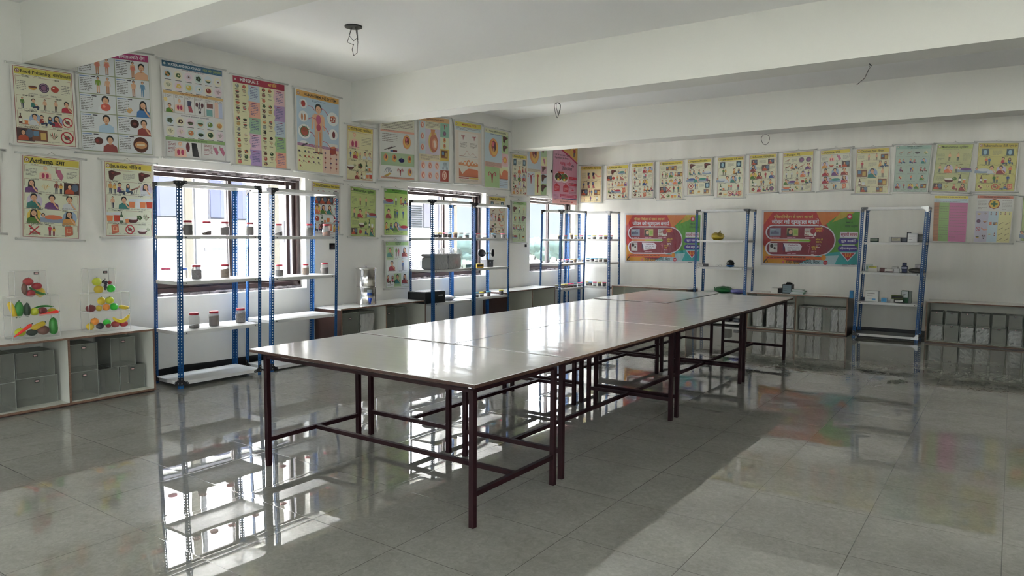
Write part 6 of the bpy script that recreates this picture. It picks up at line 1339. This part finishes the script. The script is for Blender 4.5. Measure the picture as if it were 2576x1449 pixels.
hang(LL, [(963.4, 471), (1024.7, 477.3), (1024.7, 594), (963.4, 593.5)], lambda A: grid(A, '#A6C25E', '#5E9A2E', 'Effects of Alcohol', 'का प्रभाव', ['lsT', 'bps', 'TBl'], seed=10, div=None, gy0=.2, ch=.72), 'green Effects of Alcohol chart beside the second window')
hang(LL, [(963.9, 605), (1024.7, 605), (1025.5, 723), (965, 727)], lambda A: grid(A, '#C8D4C4', '#8FB46A', 'Clean Body', 'स्वच्छ शरीर', ['bpB', 'bs', 'TbB'], seed=12, div='#B8C4B4', gy0=.17, ch=.74, cell=['#A8C48A', '#D8DCD8', '#D4D8DC']), 'Clean Body chart right of the water filter, under the alcohol chart')
hang(LL, [(1227, 491), (1270.7, 494.7), (1270.7, 591.6), (1228.4, 589)], lambda A: disease(A, '#D0C4A4', YH, 'Malaria', 'मलेिरया', [(1, 'x.x'), (1, 'ma'), (1.2, 'bsBs'), (1, 'fa'), (.9, 'htFs')], seed=13, th=.055), 'cream Malaria chart seen through the fourth rack')
hang(LL, [(1283.9, 504.6), (1321.6, 508), (1319, 611.4), (1284.3, 610)], lambda A: grid(A, '#B4C49A', '#86B06A', 'Prevention of Diseases', 'रोगों से बचाव', ['Lsn', 'psL', 'TTs', 'lsF'], seed=14, div='#C8D0B4', gy0=.2, ch=.7), 'pale green Prevention of Diseases chart left of the farthest window')
hang(LL, [(1391, 355), (1452, 365), (1448.8, 516), (1388.4, 511)], b_pink, 'pink and ochre cloth banner in the corner above the farthest window', cat='banner', rods=False, vinyl=True, group=None)
BW = 'B'
hang(BW, [(1461.9, 416.7), (1517.7, 415.9), (1515, 510.7), (1460.8, 511.5)], lambda A: disease(A, '#D6BE72', '#CFB12A', 'ARTHRITIS', 'जोड़ों का दर्द', [(1.7, '.jja'), (1.2, 'sjj-'), (1.1, 'vph'), (.9, 'nss')], seed=31, th=.05, heads=[('', ''), ('SYMPTOMS', 'लक्षण'), ('TREATMENT', 'उपचार'), ('SUPPORTIVE CARE', 'सह-उपचार')]), 'ochre Arthritis chart, leftmost on the back wall')
hang(BW, [(1525.4, 416), (1583.5, 412), (1581, 502), (1525, 503.8)], lambda A: disease(A, '#D6CFA8', YH, 'CANCER', 'कैंसर', [(1, '.L.ln'), (1.1, 'vFsXF'), (1.2, 'ssbbbB'), (1.1, 'TlK'), (.9, 'FoFT')], seed=32, th=.05), 'cream Cancer chart, second from left on the back wall')
hang(BW, [(1589, 410.7), (1647.5, 406.5), (1645.8, 498.7), (1590, 500)], lambda A: disease(A, '#D0CFAE', YH, 'Leprosy', 'कुष्ठ रोग', [(1.1, 't.bb'), (1.1, 't.p.'), (1.3, 'snb-'), (1.1, 'oFtT'), (.9, 'FoKF')], seed=33, th=.05), 'Leprosy chart between the Cancer and Blood Pressure charts')
hang(BW, [(1657.8, 405.6), (1721.8, 400.8), (1719.6, 502), (1657.3, 504.3)], lambda A: disease(A, '#CFCDA2', YH, 'Blood-Pressure', 'रक्तचाप', [(.9, '.hh.'), (1.2, 'spbth'), (1.2, 'ttbbB'), (1.2, 'vXsp'), (.9, 'XFgt')], seed=34, th=.045), 'Blood Pressure chart with two red artery strips')
hang(BW, [(1729.9, 400.5), (1794.4, 395.7), (1791, 491.9), (1728.7, 493.6)], lambda A: disease(A, '#D2D0AC', YH, 'Hepatitis', 'हैपेटाइिटस', [(1, 'L.L'), (1.1, 'Ttl'), (1.2, 'lblt'), (1.1, 'Sp.x'), (.9, 'hFh')], seed=35, th=.05), 'Hepatitis chart, fifth from left on the back wall')
hang(BW, [(1804.7, 395), (1874.7, 390), (1871.3, 497.9), (1802, 498.7)], lambda A: disease(A, '#CFD0AC', YH, 'Tuberculosis', 'टी.बी. क्षय रोग', [(1, 'x.x'), (1.1, 'pT'), (1.2, 'lbbs'), (1.1, 'ops'), (.9, 'FFSTK')], seed=36, th=.048), 'Tuberculosis chart above the bag rack, left of Influenza')
hang(BW, [(1884.5, 388.6), (1957.3, 383.9), (1954.5, 484.5), (1883.6, 488.7)], lambda A: disease(A, '#D0CFA6', YH, 'Influenza', 'इन्फ्लुएंजा', [(.9, 'v.v'), (1.1, 'B.v.'), (1.2, 'bBsb'), (1.1, 'opt'), (.9, 'FbTc')], seed=37, th=.055), 'Influenza chart with two dark pictures at its top')
hang(BW, [(1967.8, 383), (2051, 376), (2043.4, 483), (1965.6, 486)], lambda A: disease(A, '#C9C9A0', YH, 'Dengue', 'डेंगू', [(1, 'm.cc'), (1.1, 'mTmb'), (1.3, 'ssnbs'), (1, 'blbFT'), (1, 'loFs.')], seed=38, th=.05), 'Dengue chart above the left end of the right banner')
hang(BW, [(2062.9, 377.5), (2143.5, 370.6), (2141.5, 479), (2060, 483)], lambda A: disease(A, '#C9C8B0', YH, 'Asthma', 'दमा', [(1.1, '.Ou.'), (1.15, 'bFov'), (1.3, 'bbb'), (1.25, 'BlB'), (1.0, 'XpK')], seed=39, th=.06, border='#5A2A5A'), 'Asthma chart on the back wall, between Dengue and Chicken Pox')
hang(BW, [(2153, 373), (2242, 368), (2237.4, 489.5), (2147.7, 488.7)], lambda A: disease(A, '#C9C58E', '#C4AE2A', 'Chicken Pox', 'चेचक', [(1, '.nnh'), (1.1, 's.T'), (1.4, 'hbn'), (1.2, 'o.h'), (.9, 'vh')], seed=40, th=.05), 'Chicken Pox chart above the medicine rack')
hang(BW, [(2253, 365), (2347.8, 362.8), (2333.9, 486), (2245, 485)], lambda A: grid(A, '#A3B5A8', '#7FA096', 'Causes of Diseases', 'रोग के कारण', ['mmrF', 'TTb', 'tpT', 'FsB', 'bsbbh'], seed=41, div='#8A9C90', border='#34544A', gy0=.16), 'blue-green Causes of Diseases chart on the back wall')
hang(BW, [(2356, 360.8), (2453.4, 360), (2435.9, 486), (2340.8, 482.3)], lambda A: disease(A, '#B2B57C', '#9AA94E', 'Malnutrition', 'कुपोषण', [(1.7, '.nn.'), (1.2, 'nbnl'), (1.1, '.fo'), (.9, 'vFtB')], border='#34542A', seed=42, th=.05, heads=[('', ''), ('SYMPTOMS', 'लक्षण'), ('TREATMENT', 'उपचार'), ('SUPPORTIVE CARE', 'सह-उपचार')]), 'tilted olive Malnutrition chart, second from right on the back wall')
hang(BW, [(2459, 357), (2567, 357), (2554.8, 484.5), (2449, 484)], lambda A: disease(A, '#C3BE6C', '#B8A422', 'Tuberculosis', 'टी.बी. क्षय रोग', [(1, 'x.x'), (1.1, 'pT'), (1.2, 'lbbs'), (1.1, 'ops'), (.9, 'FFSTK')], seed=43, th=.048, border='#5A4A1A'), 'darker yellow Tuberculosis chart, rightmost in the upper row')
hang(BW, [(2348.6, 490), (2439.5, 491.5), (2431, 611), (2343.6, 608)], b_poison, 'Poisons and Antidotes chart with green and pink columns', cord=False)
hang(BW, [(2457, 489.5), (2553, 491.5), (2541, 613), (2446.4, 611)], b_aid, 'First Aid and Appliances chart with a green cross', cord=False)
hang(BW, [(2571, 494), (2668, 498), (2655, 615), (2564, 608)], lambda A: disease(A, '#A8B878', '#8FA84A', 'Health', '', [(1, 'bs'), (1, 'tt'), (1, 'lo')], border='#34542A', seed=44), 'green chart cut off by the right edge of the picture', cord=False)
hang(BW, [(1571.9, 535.9), (1767.8, 535.9), (1764.3, 661.9), (1572.4, 660)], b_family, 'red and green family planning banner, left one, behind the bag rack', cat='banner', rods=False, vinyl=True, group='family planning banners')
hang(BW, [(1917, 528), (2170, 527.5), (2162.4, 671.8), (1914, 667)], b_family, 'red and green family planning banner, right one, beside the medicine rack', cat='banner', rods=False, vinyl=True, group='family planning banners', off=.009)
